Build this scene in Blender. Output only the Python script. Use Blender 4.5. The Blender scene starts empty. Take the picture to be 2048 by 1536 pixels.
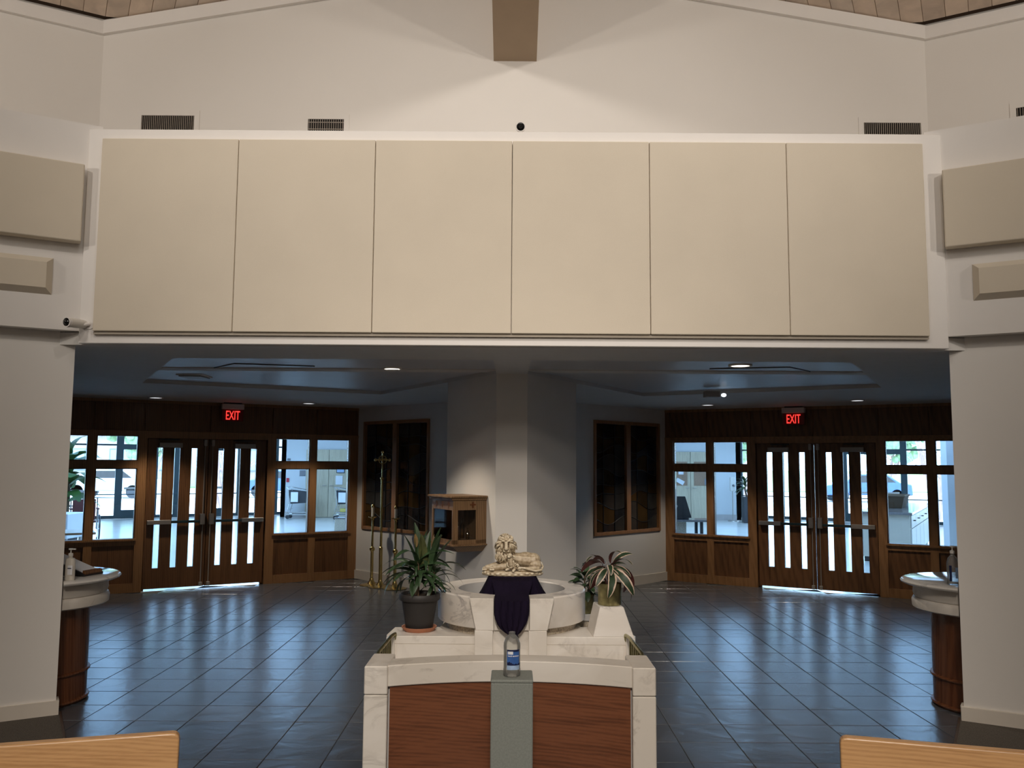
import bpy, bmesh, math, random
from mathutils import Vector, Matrix
random.seed(7)
S = bpy.context.scene
C = S.collection
PI = math.pi
# ------------------------------------------------------------------ camera
cd = bpy.data.cameras.new('camera'); cam = bpy.data.objects.new('camera', cd); C.objects.link(cam)
cd.sensor_width = 36; cd.lens = 36 * 1700 / 2048; cd.clip_end = 400
cam.matrix_world = Matrix.Translation((0, 0, 1.75)) @ Matrix.Rotation(PI/2 + math.radians(5.3), 4, 'X') @ Matrix.Rotation(.0065, 4, 'Z')
S.camera = cam
# ------------------------------------------------------------------ world, exposure
S.view_settings.view_transform = 'Standard'; S.view_settings.look = 'None'
S.view_settings.gamma = 1; S.view_settings.use_curve_mapping = False
S.view_settings.exposure = 0.0
S.cycles.max_bounces = 8; S.cycles.diffuse_bounces = 5; S.cycles.glossy_bounces = 4
S.cycles.transparent_max_bounces = 16; S.cycles.transmission_bounces = 8
S.cycles.sample_clamp_indirect = 4; S.cycles.caustics_reflective = False; S.cycles.caustics_refractive = False
W = bpy.data.worlds.new('sky'); S.world = W; W.use_nodes = True
bg = W.node_tree.nodes['Background']; bg.inputs[0].default_value = (.48, .74, 1, 1); bg.inputs[1].default_value = 9
# ------------------------------------------------------------------ lights
def light(name, kind, loc, target, energy, col, **k):
    l = bpy.data.lights.new(name, kind); l.energy = energy; l.color = col
    for a, b in k.items(): setattr(l, a, b)
    o = bpy.data.objects.new(name, l); C.objects.link(o); o.location = loc
    o.rotation_euler = (Vector(target) - Vector(loc)).to_track_quat('-Z', 'Y').to_euler()
    return o
WARM = (1, .91, .82)
light('sun', 'SUN', (0, 40, 30), (0, 40 - 20, 30 - 15), 9.0, (1, .95, .88), angle=.02)
for sx in (-1, 1):      # area lights added under the lobby ceiling to brighten the room
    light('lobby_fill', 'AREA', (sx*7.2, 20.5, 2.98), (sx*7.2, 20.5, 0), 470, (.36, .64, 1), shape='RECTANGLE', size=5, size_y=8)
    light('lobby_fill', 'AREA', (sx*6.0, 14.2, 2.98), (sx*6.0, 14.2, 0), 110, (.33, .61, 1), shape='RECTANGLE', size=4, size_y=2)
for sx in (-1, 1):      # flood lights under the nave roof either side of the ridge beam
    light('nave_flood', 'SPOT', (sx*1.5, 0.2, 8.35), (sx*.2, 6.5, 3.9), 570, WARM, spot_size=math.radians(56), spot_blend=1.0, shadow_soft_size=.12)
    light('nave_side_flood', 'SPOT', (sx*5.2, -1.5, 7.0), (sx*4.2, 7, 5.2), 470, (1, .90, .79), spot_size=math.radians(95), spot_blend=.9, shadow_soft_size=.3)
for sx in (-1, 1):      # uplights on the ledges of the nave side walls
    light('nave_uplight', 'SPOT', (sx*7.6, 0.5, 4.0), (sx*3.6, 5.9, 6.5), 430, (1, .90, .79), spot_size=math.radians(80), spot_blend=.9, shadow_soft_size=.2)
light('nave_pendants', 'AREA', (0, -3.2, 8.2), (0, -1, 0), 110, (1, .90, .80), shape='RECTANGLE', size=7, size_y=3)
light('altar_light', 'SPOT', (0, -4.5, 6.6), (0, 4.6, .3), 2400, (1, .89, .77), spot_size=math.radians(40), spot_blend=1, shadow_soft_size=.6)

# ------------------------------------------------------------------ materials
def nm(name):
    m = bpy.data.materials.new(name); m.use_nodes = True
    return m, m.node_tree.nodes, m.node_tree.links, m.node_tree.nodes['Principled BSDF']
def c4(c): return (c[0], c[1], c[2], 1)
def ramp(N, stops):
    r = N.new('ShaderNodeValToRGB'); e = r.color_ramp.elements
    e[0].position, e[0].color = stops[0][0], c4(stops[0][1]); e[1].position, e[1].color = stops[-1][0], c4(stops[-1][1])
    for p, c in stops[1:-1]:
        q = e.new(p); q.color = c4(c)
    return r
def objco(N, L, scale=(1,1,1), rot=(0,0,0)):
    t = N.new('ShaderNodeTexCoord'); mp = N.new('ShaderNodeMapping')
    mp.inputs['Scale'].default_value = scale; mp.inputs['Rotation'].default_value = rot
    L.new(t.outputs['Object'], mp.inputs[0]); return mp
def noise(N, L, co, scale, detail=3, dist=0, rough=.5):
    n = N.new('ShaderNodeTexNoise'); n.inputs['Scale'].default_value = scale; n.inputs['Detail'].default_value = detail
    n.inputs['Distortion'].default_value = dist; n.inputs['Roughness'].default_value = rough
    L.new(co.outputs[0], n.inputs['Vector']); return n
def bump(N, L, b, src, strength, dist=.01):
    n = N.new('ShaderNodeBump'); n.inputs['Strength'].default_value = strength; n.inputs['Distance'].default_value = dist
    L.new(src, n.inputs['Height']); L.new(n.outputs[0], b.inputs['Normal'])
def plain(name, col, rough=.5, metal=0, var=.06, vs=6, bmp=0, bs=60, spec=.5, **k):
    m, N, L, b = nm(name); co = objco(N, L); n = noise(N, L, co, vs, 4)
    r = ramp(N, [(.3, [x*(1-var) for x in col]), (.7, [min(1, x*(1+var)) for x in col])])
    L.new(n.outputs[0], r.inputs[0]); L.new(r.outputs[0], b.inputs['Base Color'])
    b.inputs['Roughness'].default_value = rough; b.inputs['Metallic'].default_value = metal
    b.inputs['Specular IOR Level'].default_value = spec
    if bmp:
        n2 = noise(N, L, co, bs, 3); bump(N, L, b, n2.outputs[0], bmp, .005)
    for a, v in k.items(): b.inputs[a.replace('_', ' ')].default_value = v
    return m
def wood(name, dark, lite, rough=.35, scale=(9, 9, .7), rot=(0,0,0), ring=6, spec=.5):
    m, N, L, b = nm(name); co = objco(N, L, scale, rot)
    n = noise(N, L, co, 1.6, 3, 1.2); w = N.new('ShaderNodeTexWave'); w.wave_type = 'BANDS'; w.bands_direction = 'DIAGONAL'
    w.inputs['Scale'].default_value = ring*.35; w.inputs['Distortion'].default_value = 5; w.inputs['Detail'].default_value = 3; w.inputs['Detail Scale'].default_value = .8
    L.new(co.outputs[0], w.inputs[0])
    f = noise(N, L, co, 22, 4)
    mx = N.new('ShaderNodeMath'); mx.operation = 'MULTIPLY_ADD'; L.new(w.outputs['Fac'], mx.inputs[0]); mx.inputs[1].default_value = .28; L.new(n.outputs[0], mx.inputs[2])
    mx2 = N.new('ShaderNodeMath'); mx2.operation = 'MULTIPLY_ADD'; L.new(f.outputs[0], mx2.inputs[0]); mx2.inputs[1].default_value = .35; L.new(mx.outputs[0], mx2.inputs[2])
    r = ramp(N, [(.50, dark), (.92, lite)]); L.new(mx2.outputs[0], r.inputs[0]); L.new(r.outputs[0], b.inputs['Base Color'])
    b.inputs['Roughness'].default_value = rough; b.inputs['Specular IOR Level'].default_value = spec
    bump(N, L, b, f.outputs[0], .12, .002)
    return m
def marble(name, base, vein, rough=.35, scale=2.2, lo=.47, hi=.56):
    m, N, L, b = nm(name); co = objco(N, L, (1, 1, 1.6), (.3, .5, .2))
    n = noise(N, L, co, scale, 8, 1.6, .6); r = ramp(N, [(lo, base), ((lo+hi)/2, vein), (hi, base)])
    L.new(n.outputs[0], r.inputs[0])
    n2 = noise(N, L, co, 1.3, 5, .8); r2 = ramp(N, [(.42, [x*.9 for x in base]), (.62, (1, 1, 1))]); L.new(n2.outputs[0], r2.inputs[0])
    n3 = noise(N, L, co, 3.1, 4, .5); r3 = ramp(N, [(.45, (0,0,0)), (.62, (1,1,1))]); L.new(n3.outputs[0], r3.inputs[0])
    mxa = N.new('ShaderNodeMixRGB'); L.new(r3.outputs[0], mxa.inputs[0]); mxa.inputs[1].default_value = c4(base); L.new(r.outputs[0], mxa.inputs[2])
    mx = N.new('ShaderNodeMixRGB'); mx.blend_type = 'MULTIPLY'; mx.inputs[0].default_value = .6
    L.new(mxa.outputs[0], mx.inputs[1]); L.new(r2.outputs[0], mx.inputs[2]); L.new(mx.outputs[0], b.inputs['Base Color'])
    b.inputs['Roughness'].default_value = rough
    return m
def glass(name, tint=(1,1,1), refl=1.0):
    m, N, L, b = nm(name); N.remove(b); out = N['Material Output']
    t = N.new('ShaderNodeBsdfTransparent'); t.inputs[0].default_value = c4(tint)
    g = N.new('ShaderNodeBsdfGlossy'); g.inputs['Roughness'].default_value = .02
    f = N.new('ShaderNodeFresnel'); f.inputs[0].default_value = 1.45
    mu = N.new('ShaderNodeMath'); mu.operation = 'MULTIPLY'; L.new(f.outputs[0], mu.inputs[0]); mu.inputs[1].default_value = refl
    x = N.new('ShaderNodeMixShader'); L.new(mu.outputs[0], x.inputs[0]); L.new(t.outputs[0], x.inputs[1]); L.new(g.outputs[0], x.inputs[2]); L.new(x.outputs[0], out.inputs[0])
    return m
def emit(name, col, s):
    m, N, L, b = nm(name); b.inputs['Base Color'].default_value = c4(col); b.inputs['Emission Color'].default_value = c4(col); b.inputs['Emission Strength'].default_value = s
    return m
def randomised(name, cols, rough, bumps=.0, wscale=(1,1,1), spec=.5):
    """per-piece colour out of Object Info random plus grain"""
    m, N, L, b = nm(name); oi = N.new('ShaderNodeObjectInfo'); r = ramp(N, [(i/(len(cols)-1), c) for i, c in enumerate(cols)])
    co = objco(N, L, wscale); ad = N.new('ShaderNodeVectorMath'); ad.operation = 'ADD'
    sc = N.new('ShaderNodeVectorMath'); sc.operation = 'SCALE'; sc.inputs['Scale'].default_value = 3.7
    L.new(oi.outputs['Location'], sc.inputs[0]); L.new(co.outputs[0], ad.inputs[0]); L.new(sc.outputs[0], ad.inputs[1])
    n = noise(N, L, ad, 5, 5, .6); n2 = noise(N, L, ad, 3, 3, 1)
    L.new(oi.outputs['Random'], r.inputs[0])
    rr = ramp(N, [(.3, (.84,.84,.84)), (.7, (1.14,1.14,1.14))]); L.new(n.outputs[0], rr.inputs[0])
    mx = N.new('ShaderNodeMixRGB'); mx.blend_type = 'MULTIPLY'; mx.inputs[0].default_value = 1
    L.new(r.outputs[0], mx.inputs[1]); L.new(rr.outputs[0], mx.inputs[2]); L.new(mx.outputs[0], b.inputs['Base Color'])
    b.inputs['Roughness'].default_value = rough; b.inputs['Specular IOR Level'].default_value = spec; b.inputs['IOR'].default_value = 1.62
    if bumps:
        bump(N, L, b, n.outputs[0], bumps, .01)
    return m
M = {}
M['wall'] = plain('painted_plaster', (.82, .79, .75), .75, var=.012, vs=1.5, bmp=.06, bs=120)
M['white'] = plain('white_paint', (.86, .83, .80), .6, var=.01, bmp=.04, bs=100)
M['soffit'] = plain('satin_ceiling_paint', (.76, .74, .71), .7, var=.02, spec=.15)
M['tray'] = plain('gloss_ceiling_paint', (.66, .66, .68), .38, var=.02, spec=.7)
M['fabric'] = plain('beige_acoustic_fabric', (.74, .665, .55), .95, var=.02, vs=3, bmp=.25, bs=500, spec=.1)
M['fabric_shade'] = plain('shaded_edge_fabric', (.56, .50, .42), .95, var=.02, bmp=.2, bs=500, spec=.1)  # panel fabric darkened, shade put into its colour
M['beam'] = plain('tan_beam_paint', (.40, .30, .205), .7, var=.02)
M['base'] = plain('stone_baseboard', (.74, .68, .60), .55, var=.03)
M['oakdark'] = wood('stained_oak_veneer', (.10, .042, .016), (.20, .088, .034), .38)
M['oakframe'] = wood('stained_oak_frame', (.25, .12, .048), (.38, .19, .08), .30)
M['oakred'] = wood('red_oak_panel', (.115, .040, .018), (.20, .072, .032), .4, (1.2, 3, 14), ring=7)
M['pew'] = wood('golden_oak', (.43, .235, .10), (.58, .34, .155), .33, (1.0, 4, 18), ring=8)
M['counterwood'] = wood('reddish_counter_wood', (.10, .034, .014), (.16, .058, .024), .22)
M['ambry'] = wood('carved_oak', (.12, .065, .028), (.22, .125, .058), .45)
M['plank'] = randomised('weathered_ceiling_board', [(.56, .45, .36), (.66, .53, .42), (.58, .49, .41), (.72, .58, .46)], .7, .15, (1, 1, 1))
M['plankgap'] = plain('dark_board_backing', (.06, .035, .02), .9)
M['marble'] = marble('white_marble', (.83, .79, .735), (.66, .62, .57))
M['marble2'] = marble('grey_veined_marble', (.83, .79, .74), (.44, .41, .40), scale=2.4, lo=.46, hi=.54)
M['marbletop'] = marble('polished_counter_marble', (.80, .78, .75), (.52, .50, .48), .1)
M['granite'] = plain('tan_granite', (.42, .36, .28), .5, var=.45, vs=70)
M['basin'] = plain('grey_basin_stone', (.55, .54, .53), .4, var=.05)
M['slate'] = randomised('slate_tile', [(.068, .075, .088), (.082, .088, .102), (.075, .080, .092), (.092, .098, .110)], .27, .45, spec=1.0)
M['grout'] = plain('floor_grout', (.13, .13, .13), .8)
M['carpet'] = plain('brown_grey_carpet', (.10, .085, .07), 1, var=.4, vs=160, bmp=.6, bs=300)
M['brass'] = plain('polished_brass', (.62, .46, .18), .25, 1, var=.1)
M['agedbrass'] = plain('aged_brass', (.36, .33, .17), .42, 1, var=.3, vs=25)
M['steel'] = plain('satin_steel', (.50, .46, .42), .35, 1, var=.04)
M['closer'] = plain('closer_cover', (.42, .38, .34), .5, .4, var=.03)
M['black'] = plain('black_plastic', (.025, .023, .023), .5)
M['darkmetal'] = plain('dark_storefront_metal', (.025, .05, .06), .45, .3)
M['blackpot'] = plain('black_nursery_pot', (.028, .025, .024), .6, bmp=.1)
M['terracotta'] = plain('terracotta_clay', (.42, .17, .09), .7, var=.1)
M['soil'] = plain('potting_soil', (.05, .032, .02), 1, var=.4, vs=80)
M['post'] = plain('sage_painted_post', (.235, .255, .235), .6, var=.10, vs=120, bmp=.15, bs=200)
M['cloth'] = plain('dark_purple_cloth', (.011, .007, .019), .95, var=.15, bmp=.3, bs=200, spec=.1)
M['leaf'] = plain('dark_green_leaf', (.030, .062, .024), .42, var=.4, vs=20)
M['leaf2'] = plain('olive_leaf', (.075, .085, .03), .5, var=.4, vs=20)
M['leafdry'] = plain('brown_tipped_leaf', (.20, .13, .05), .6, var=.3, vs=20)
M['leafred'] = plain('maroon_leaf_back', (.075, .022, .02), .55, var=.2)
M['stem'] = plain('cane_stem', (.12, .075, .04), .7, var=.2)
M['bigleaf'] = plain('banana_leaf_green', (.045, .13, .025), .5, var=.4, vs=5)
M['glass'] = glass('clear_glass', (.96, .98, 1))
M['bottle'] = glass('clear_plastic', (.975, .98, .975), .9)
m_, N_, L_ = M['bottle'], M['bottle'].node_tree.nodes, M['bottle'].node_tree.links
df = N_.new('ShaderNodeBsdfDiffuse'); df.inputs[0].default_value = (.8, .8, .78, 1); ax = N_.new('ShaderNodeMixShader'); ax.inputs[0].default_value = .14
o0 = N_['Material Output']; L_.new(o0.inputs[0].links[0].from_socket, ax.inputs[1]); L_.new(df.outputs[0], ax.inputs[2]); L_.new(ax.outputs[0], o0.inputs[0])
M['gel'] = glass('clear_gel', (.97, .975, .96), .3)
M['label'] = plain('blue_label', (.05, .14, .42), .4, var=.15, vs=30)
M['labeldark'] = plain('navy_label', (.012, .018, .07), .4)
M['labelwhite'] = plain('label_white', (.82, .84, .88), .5, var=.02)
M['labelgrey'] = plain('label_pale_blue', (.36, .50, .72), .5, var=.15, vs=60)
M['plastic'] = plain('white_plastic', (.78, .75, .70), .35, var=.02)
M['foam'] = plain('milky_plastic', (.66, .62, .55), .3, var=.02)
M['lens'] = plain('camera_lens', (.01, .01, .01), .08)
M['grillehole'] = plain('vent_void', (.006, .004, .003), .9)
M['grille'] = plain('vent_louvre', (.36, .31, .26), .5, var=.03)
M['redled'] = emit('red_letters', (1, .05, .04), 1.5)
M['exitface'] = plain('smoked_exit_panel', (.20, .012, .012), .25)
M['lampglow'] = emit('lamp_glow', (1, .93, .80), 2.6)
M['lampdim'] = emit('lamp_dim_glow', (.9, .95, 1), 1.5)
M['candle'] = plain('candle_wax', (.78, .72, .60), .5, var=.03)
M['gfloor'] = plain('polished_pale_floor', (.74, .73, .70), .18, var=.05, vs=1, spec=.6)
M['gwall'] = plain('pale_lobby_paint', (.70, .72, .74), .7, var=.01)
M['birch'] = wood('birch_door', (.46, .38, .26), (.62, .53, .38), .4)
M['cork'] = plain('cork_board', (.34, .22, .15), .9, var=.15, vs=60)
M['paper'] = plain('paper_white', (.80, .81, .84), .7, var=.02)
M['greysign'] = plain('grey_sign', (.22, .22, .24), .6)
M['red'] = plain('alarm_red', (.55, .03, .05), .5)
M['vinyl'] = plain('dark_vinyl', (.03, .03, .036), .5)
M['maroon'] = plain('maroon_vinyl', (.12, .03, .03), .5)
M['chrome'] = plain('chrome', (.65, .66, .68), .15, 1, var=.02)
M['yellow'] = plain('yellow_box', (.62, .50, .12), .6, var=.1)
M['granitetop'] = plain('dark_granite_top', (.20, .19, .19), .08, var=.4, vs=90)
M['cream'] = plain('cream_cabinet', (.62, .56, .46), .5, var=.02)
M['wicker'] = plain('dark_wicker', (.13, .085, .05), .8, var=.3, vs=90, bmp=.5, bs=150)
M['concrete'] = plain('concrete_paving', (.62, .61, .58), .8, var=.08, vs=.6)
M['grass'] = plain('lawn', (.22, .34, .12), 1, var=.2, vs=3)
M['brick'] = plain('far_brick', (.46, .38, .36), .9, var=.12, vs=4)
M['barkpale'] = plain('pinkish_bark', (.42, .30, .28), .8, var=.15, vs=8)
M['hedge'] = plain('hedge_green', (.24, .36, .20), .9, var=.4, vs=4)
M['signgreen'] = plain('green_sign', (.02, .35, .10), .5)
M['carpaint'] = plain('blue_car_paint', (.06, .12, .30), .25)
M['carpaint2'] = plain('silver_car_paint', (.45, .47, .50), .25)
M['oil'] = glass('amber_bottle', (.75, .62, .35), 1.5)
def stained(name, col):
    return plain(name, col, .06, 0, var=.25, vs=4, bmp=.08, bs=25, spec=.7)
M['st'] = [stained('tinted_glass_umber', (.045, .028, .014)), stained('tinted_glass_smoke', (.026, .026, .030)), stained('tinted_glass_amber', (.07, .04, .015)), stained('tinted_glass_grey', (.05, .048, .046))]
M['lead'] = plain('lead_came', (.012, .012, .012), .5, .4)
def lionmat():
    m, N, L, b = nm('antiqued_resin'); g = N.new('ShaderNodeNewGeometry'); co = objco(N, L)
    n = noise(N, L, co, 45, 5); a = N.new('ShaderNodeMath'); a.operation = 'MULTIPLY_ADD'
    L.new(n.outputs[0], a.inputs[0]); a.inputs[1].default_value = .06; L.new(g.outputs['Pointiness'], a.inputs[2])
    r = ramp(N, [(.500, (.07, .042, .022)), (.530, (.40, .31, .20)), (.565, (.76, .67, .50))]); L.new(a.outputs[0], r.inputs[0])
    L.new(r.outputs[0], b.inputs['Base Color']); b.inputs['Roughness'].default_value = .45
    return m
M['lion'] = lionmat()
def leafmat(name, green, edge, under):
    m, N, L, b = nm(name); at = N.new('ShaderNodeAttribute'); at.attribute_name = 'across'; co = objco(N, L)
    n = noise(N, L, co, 30, 3); a = N.new('ShaderNodeMath'); a.operation = 'MULTIPLY_ADD'
    L.new(n.outputs[0], a.inputs[0]); a.inputs[1].default_value = .5; L.new(at.outputs['Fac'], a.inputs[2])
    r = ramp(N, [(.88, green), (1.0, edge)]); L.new(a.outputs[0], r.inputs[0])
    g = N.new('ShaderNodeNewGeometry'); mx = N.new('ShaderNodeMixRGB'); L.new(g.outputs['Backfacing'], mx.inputs[0]); L.new(r.outputs[0], mx.inputs[1]); mx.inputs[2].default_value = c4(under)
    L.new(mx.outputs[0], b.inputs['Base Color']); b.inputs['Roughness'].default_value = .45
    return m
M['trio'] = leafmat('variegated_leaf', (.022, .045, .02), (.58, .44, .34), (.10, .03, .028))

# ------------------------------------------------------------------ mesh helpers
class MB:
    def __init__(s): s.v, s.f = [], []
    def add(s, vs, fs, f=None):
        o = len(s.v); s.v += [tuple(f(*p)) if f else tuple(p) for p in vs]; s.f += [tuple(o+i for i in q) for q in fs]; return s
    def box(s, x0, x1, y0, y1, z0, z1, f=None):
        return s.add([(x0,y0,z0),(x1,y0,z0),(x1,y1,z0),(x0,y1,z0),(x0,y0,z1),(x1,y0,z1),(x1,y1,z1),(x0,y1,z1)],
                     [(0,3,2,1),(4,5,6,7),(0,1,5,4),(1,2,6,5),(2,3,7,6),(3,0,4,7)], f)
    def prism(s, poly, z0, z1, f=None):
        n = len(poly)
        g = (lambda z, i: z[i]) if isinstance(z0, (list, tuple)) else (lambda z, i: z)
        return s.add([(p[0], p[1], g(z0, i)) for i, p in enumerate(poly)] + [(p[0], p[1], g(z1, i)) for i, p in enumerate(poly)],
                     [tuple(range(n))[::-1], tuple(range(n, 2*n))] + [(i, (i+1) % n, n+(i+1) % n, n+i) for i in range(n)], f)
    def tube(s, pts, rad, seg=8, f=None, flat=1.0):
        pts = [Vector(p) for p in pts]; n = len(pts)
        if not isinstance(rad, (list, tuple)): rad = [rad]*n
        vs = []; up = None
        for i, p in enumerate(pts):
            d = (pts[min(i+1, n-1)] - pts[max(i-1, 0)]).normalized()
            if up is None: up = Vector((0,0,1)) if abs(d.z) < .9 else Vector((1,0,0))
            a = d.cross(up).normalized(); b = a.cross(d).normalized(); up = b
            for k in range(seg):
                t = 2*PI*k/seg; vs.append(tuple(p + a*math.cos(t)*rad[i] + b*math.sin(t)*rad[i]*flat))
        fs = [(i*seg+k, i*seg+(k+1) % seg, (i+1)*seg+(k+1) % seg, (i+1)*seg+k) for i in range(n-1) for k in range(seg)]
        fs += [tuple(range(seg))[::-1], tuple((n-1)*seg+k for k in range(seg))]
        return s.add(vs, fs, f)
    def lathe(s, c, prof, seg=24, f=None, a0=0, a1=2*PI, sx=1, sy=1):
        full = abs(a1-a0-2*PI) < 1e-6; n = len(prof); m = seg if full else seg+1
        vs = [(c[0]+r*sx*math.cos(a0+(a1-a0)*k/seg), c[1]+r*sy*math.sin(a0+(a1-a0)*k/seg), c[2]+z) for r, z in prof for k in range(m)]
        fs = [(i*m+k, i*m+(k+1) % m, (i+1)*m+(k+1) % m, (i+1)*m+k) for i in range(n-1) for k in range(seg)]
        if full:
            if prof[0][0] > 1e-5: fs.append(tuple(range(m))[::-1])
            if prof[-1][0] > 1e-5: fs.append(tuple((n-1)*m+k for k in range(m)))
        return s.add(vs, fs, f)
    def ell(s, c, r, seg=14, rings=9, f=None):
        if not isinstance(r, (list, tuple)): r = (r, r, r)
        vs = []; fs = []
        for i in range(rings+1):
            ph = -PI/2 + PI*i/rings
            for k in range(seg):
                t = 2*PI*k/seg; vs.append((c[0]+r[0]*math.cos(ph)*math.cos(t), c[1]+r[1]*math.cos(ph)*math.sin(t), c[2]+r[2]*math.sin(ph)))
        for i in range(rings):
            for k in range(seg): fs.append((i*seg+k, i*seg+(k+1) % seg, (i+1)*seg+(k+1) % seg, (i+1)*seg+k))
        return s.add(vs, fs, f)
    def mesh(s, name, mat, smooth=False, bevel=0, bseg=1, raw=False):
        me = bpy.data.meshes.new(name); me.from_pydata(s.v, [], s.f)
        bm = bmesh.new(); bm.from_mesh(me)
        if not raw:
            bmesh.ops.remove_doubles(bm, verts=bm.verts, dist=1e-6)
            bmesh.ops.recalc_face_normals(bm, faces=bm.faces)
            if bevel:
                es = [e for e in bm.edges if len(e.link_faces) == 2 and e.calc_face_angle(0) > .6]
                bmesh.ops.bevel(bm, geom=es, offset=bevel, segments=bseg, affect='EDGES', profile=.5, clamp_overlap=True)
        bm.to_mesh(me); bm.free()
        if mat: me.materials.append(mat)
        if smooth:
            me.shade_smooth()
            try: me.set_sharp_from_angle(angle=math.radians(38))
            except Exception: pass
        return me
def par(o, p):
    o.parent = p
    q = Vector((0,0,0)); a = p
    while a: q = q + a.location; a = a.parent if not a.get('_own') else None
    o.matrix_parent_inverse = Matrix.Translation(-WLOC[p.name])
WLOC = {}
def obj(name, mb, mat, parent=None, smooth=False, bevel=0, bseg=1, raw=False):
    me = mb if isinstance(mb, bpy.types.Mesh) else mb.mesh(name, mat, smooth, bevel, bseg, raw)
    o = bpy.data.objects.new(name, me); C.objects.link(o)
    if isinstance(mb, bpy.types.Mesh): pass
    if parent:
        o.parent = parent; o.matrix_parent_inverse = Matrix.Translation(-WLOC[parent.name])
    WLOC[o.name] = Vector((0,0,0))
    return o
def thing(name, label, cat, loc, group=None):
    o = bpy.data.objects.new(name, None); C.objects.link(o); o.location = loc; o.empty_display_size = .1
    WLOC[o.name] = Vector(loc); o['label'] = label; o['category'] = cat
    if group: o['group'] = group
    return o
def tag(o, label, cat, group=None, kind=None):
    o['label'] = label; o['category'] = cat
    if group: o['group'] = group
    if kind: o['kind'] = kind
    return o
def struct(name, mb, mat, **k):
    o = obj(name, mb, mat, **k); o['kind'] = 'structure'; return o
def dup(root, delta, label=None, group=None, rz=0):
    d = Vector(delta)
    r = root.copy(); C.objects.link(r); r.location = root.location + d
    if rz: r.rotation_euler = (0, 0, root.rotation_euler.z + rz)
    if label: r['label'] = label
    if group: r['group'] = group
    def rec(a, b):
        for ch in list(a.children):
            c = ch.copy(); C.objects.link(c); c.parent = b; rec(ch, c)
    rec(root, r)
    return r
def frame(ox, oy, dx, dy, nx, ny):
    return lambda s, n, z: (ox + dx*s + nx*n, oy + dy*s + ny*n, z)
def text(name, body, size, f, mat, parent, depth=.004, bold=0, align='CENTER'):
    """text outlines laid in a frame: f(s, n, z), baseline centre at s=z=0 before mapping"""
    cu = bpy.data.curves.new(name, 'FONT'); cu.body = body; cu.size = size; cu.extrude = depth/2; cu.offset = bold; cu.align_x = align
    t = bpy.data.objects.new(name, cu); C.objects.link(t); dg = bpy.context.evaluated_depsgraph_get()
    me = bpy.data.meshes.new_from_object(t.evaluated_get(dg)); bpy.data.objects.remove(t)
    for v in me.vertices: v.co = f(v.co.x, v.co.z, v.co.y)
    me.materials.clear(); me.materials.append(mat)
    return obj(name, me, None, parent)
c30, s30 = math.cos(PI/6), .5
ZC = 2.57
# ------------------------------------------------------------------ floor
FX0, FX1 = -18, 18
fl = struct('floor', MB().box(-11, 11, -8, 13.4, -.12, -.012), M['grout'])
# ambulatory slate tiles: 0.36 x 0.367, cut by nothing (the carpet laps over the nave edge)
def in_tile_area(x, y):
    ax = abs(x)
    if y < 2.6 or y > 13.2 - .5*0: return False
    if ax > 3.13:
        if y < 6.04 - (ax-3.13)*.577 + .1: return False
        if y > 13.05 - (ax-2.36)*.577: return False
        return ax < 8.5
    if y > 13.05 - max(0, ax-2.36)*.577: return False
    if y < 6.04 - (3.13-ax)*1.732 - .25: return False
    if ax < 2.36 and y > 10.7 + ax*1.0 + .1: return False
    return True
tiles = []
for i in range(-24, 24):
    for j in range(-8, 24):
        x = -.01 + (i+.5)*.36; y = 5.19 + (j+.5)*.367
        if in_tile_area(x, y) and not (abs(x) < .62 and 4.5 < y < 6.9): tiles.append((x, y))
tb = MB(); w, h, c = .1775, .181, .002
tb.add([(-w,-h,-.012),(w,-h,-.012),(w,h,-.012),(-w,h,-.012),(-w,-h,-c),(w,-h,-c),(w,h,-c),(-w,h,-c),(-w+c,-h+c,0),(w-c,-h+c,0),(w-c,h-c,0),(-w+c,h-c,0)],
       [(0,1,5,4),(1,2,6,5),(2,3,7,6),(3,0,4,7),(4,5,9,8),(5,6,10,9),(6,7,11,10),(7,4,8,11),(8,9,10,11)])
tme = tb.mesh('tile', M['slate'])
vis = sorted([t for t in tiles if abs(t[0]) < .63*t[1] and t[1] > 4.6], key=lambda t: t[1]*1.0 + abs(t[0])*.1)
near = set(vis[:300]); rest = MB()
for (x, y) in tiles:
    if (x, y) in near:
        o = bpy.data.objects.new('tile', tme); C.objects.link(o); o.parent = fl; o.location = (x, y, random.uniform(-.0008, 0))
        o.rotation_euler = (random.uniform(-.003, .003), random.uniform(-.003, .003), 0)
    else:
        rest.add(tb.v, tb.f, lambda a, b, cc, x=x, y=y: (a+x, b+y, cc))
ro = obj('tile', rest, M['slate'], fl); ro['kind'] = 'stuff'
# carpet of the nave with the metal edging strip
cp = MB().prism([(-3.13+.0, 6.04), (-.15, .88), (.15, .88), (3.13, 6.04), (9.5, 2.3), (9.5, -7.9), (-9.5, -7.9), (-9.5, 2.3)], -.008, .006)
cp = MB()
cp.prism([(-3.13, 6.10), (0, .68), (0, -7.9), (-9.5, -7.9), (-9.5, 2.42)], -.011, .005)
cp.prism([(3.13, 6.10), (9.5, 2.42), (9.5, -7.9), (0, -7.9), (0, .68)], -.011, .005)
struct('floor', cp, M['carpet'])
for sx in (-1, 1):
    struct('trim_1', MB().box(0, 6.2, -.008, .008, 0, .008, frame(sx*3.13, 6.10, -sx*.5, -c30, c30, -sx*.5)), M['steel'])

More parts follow.
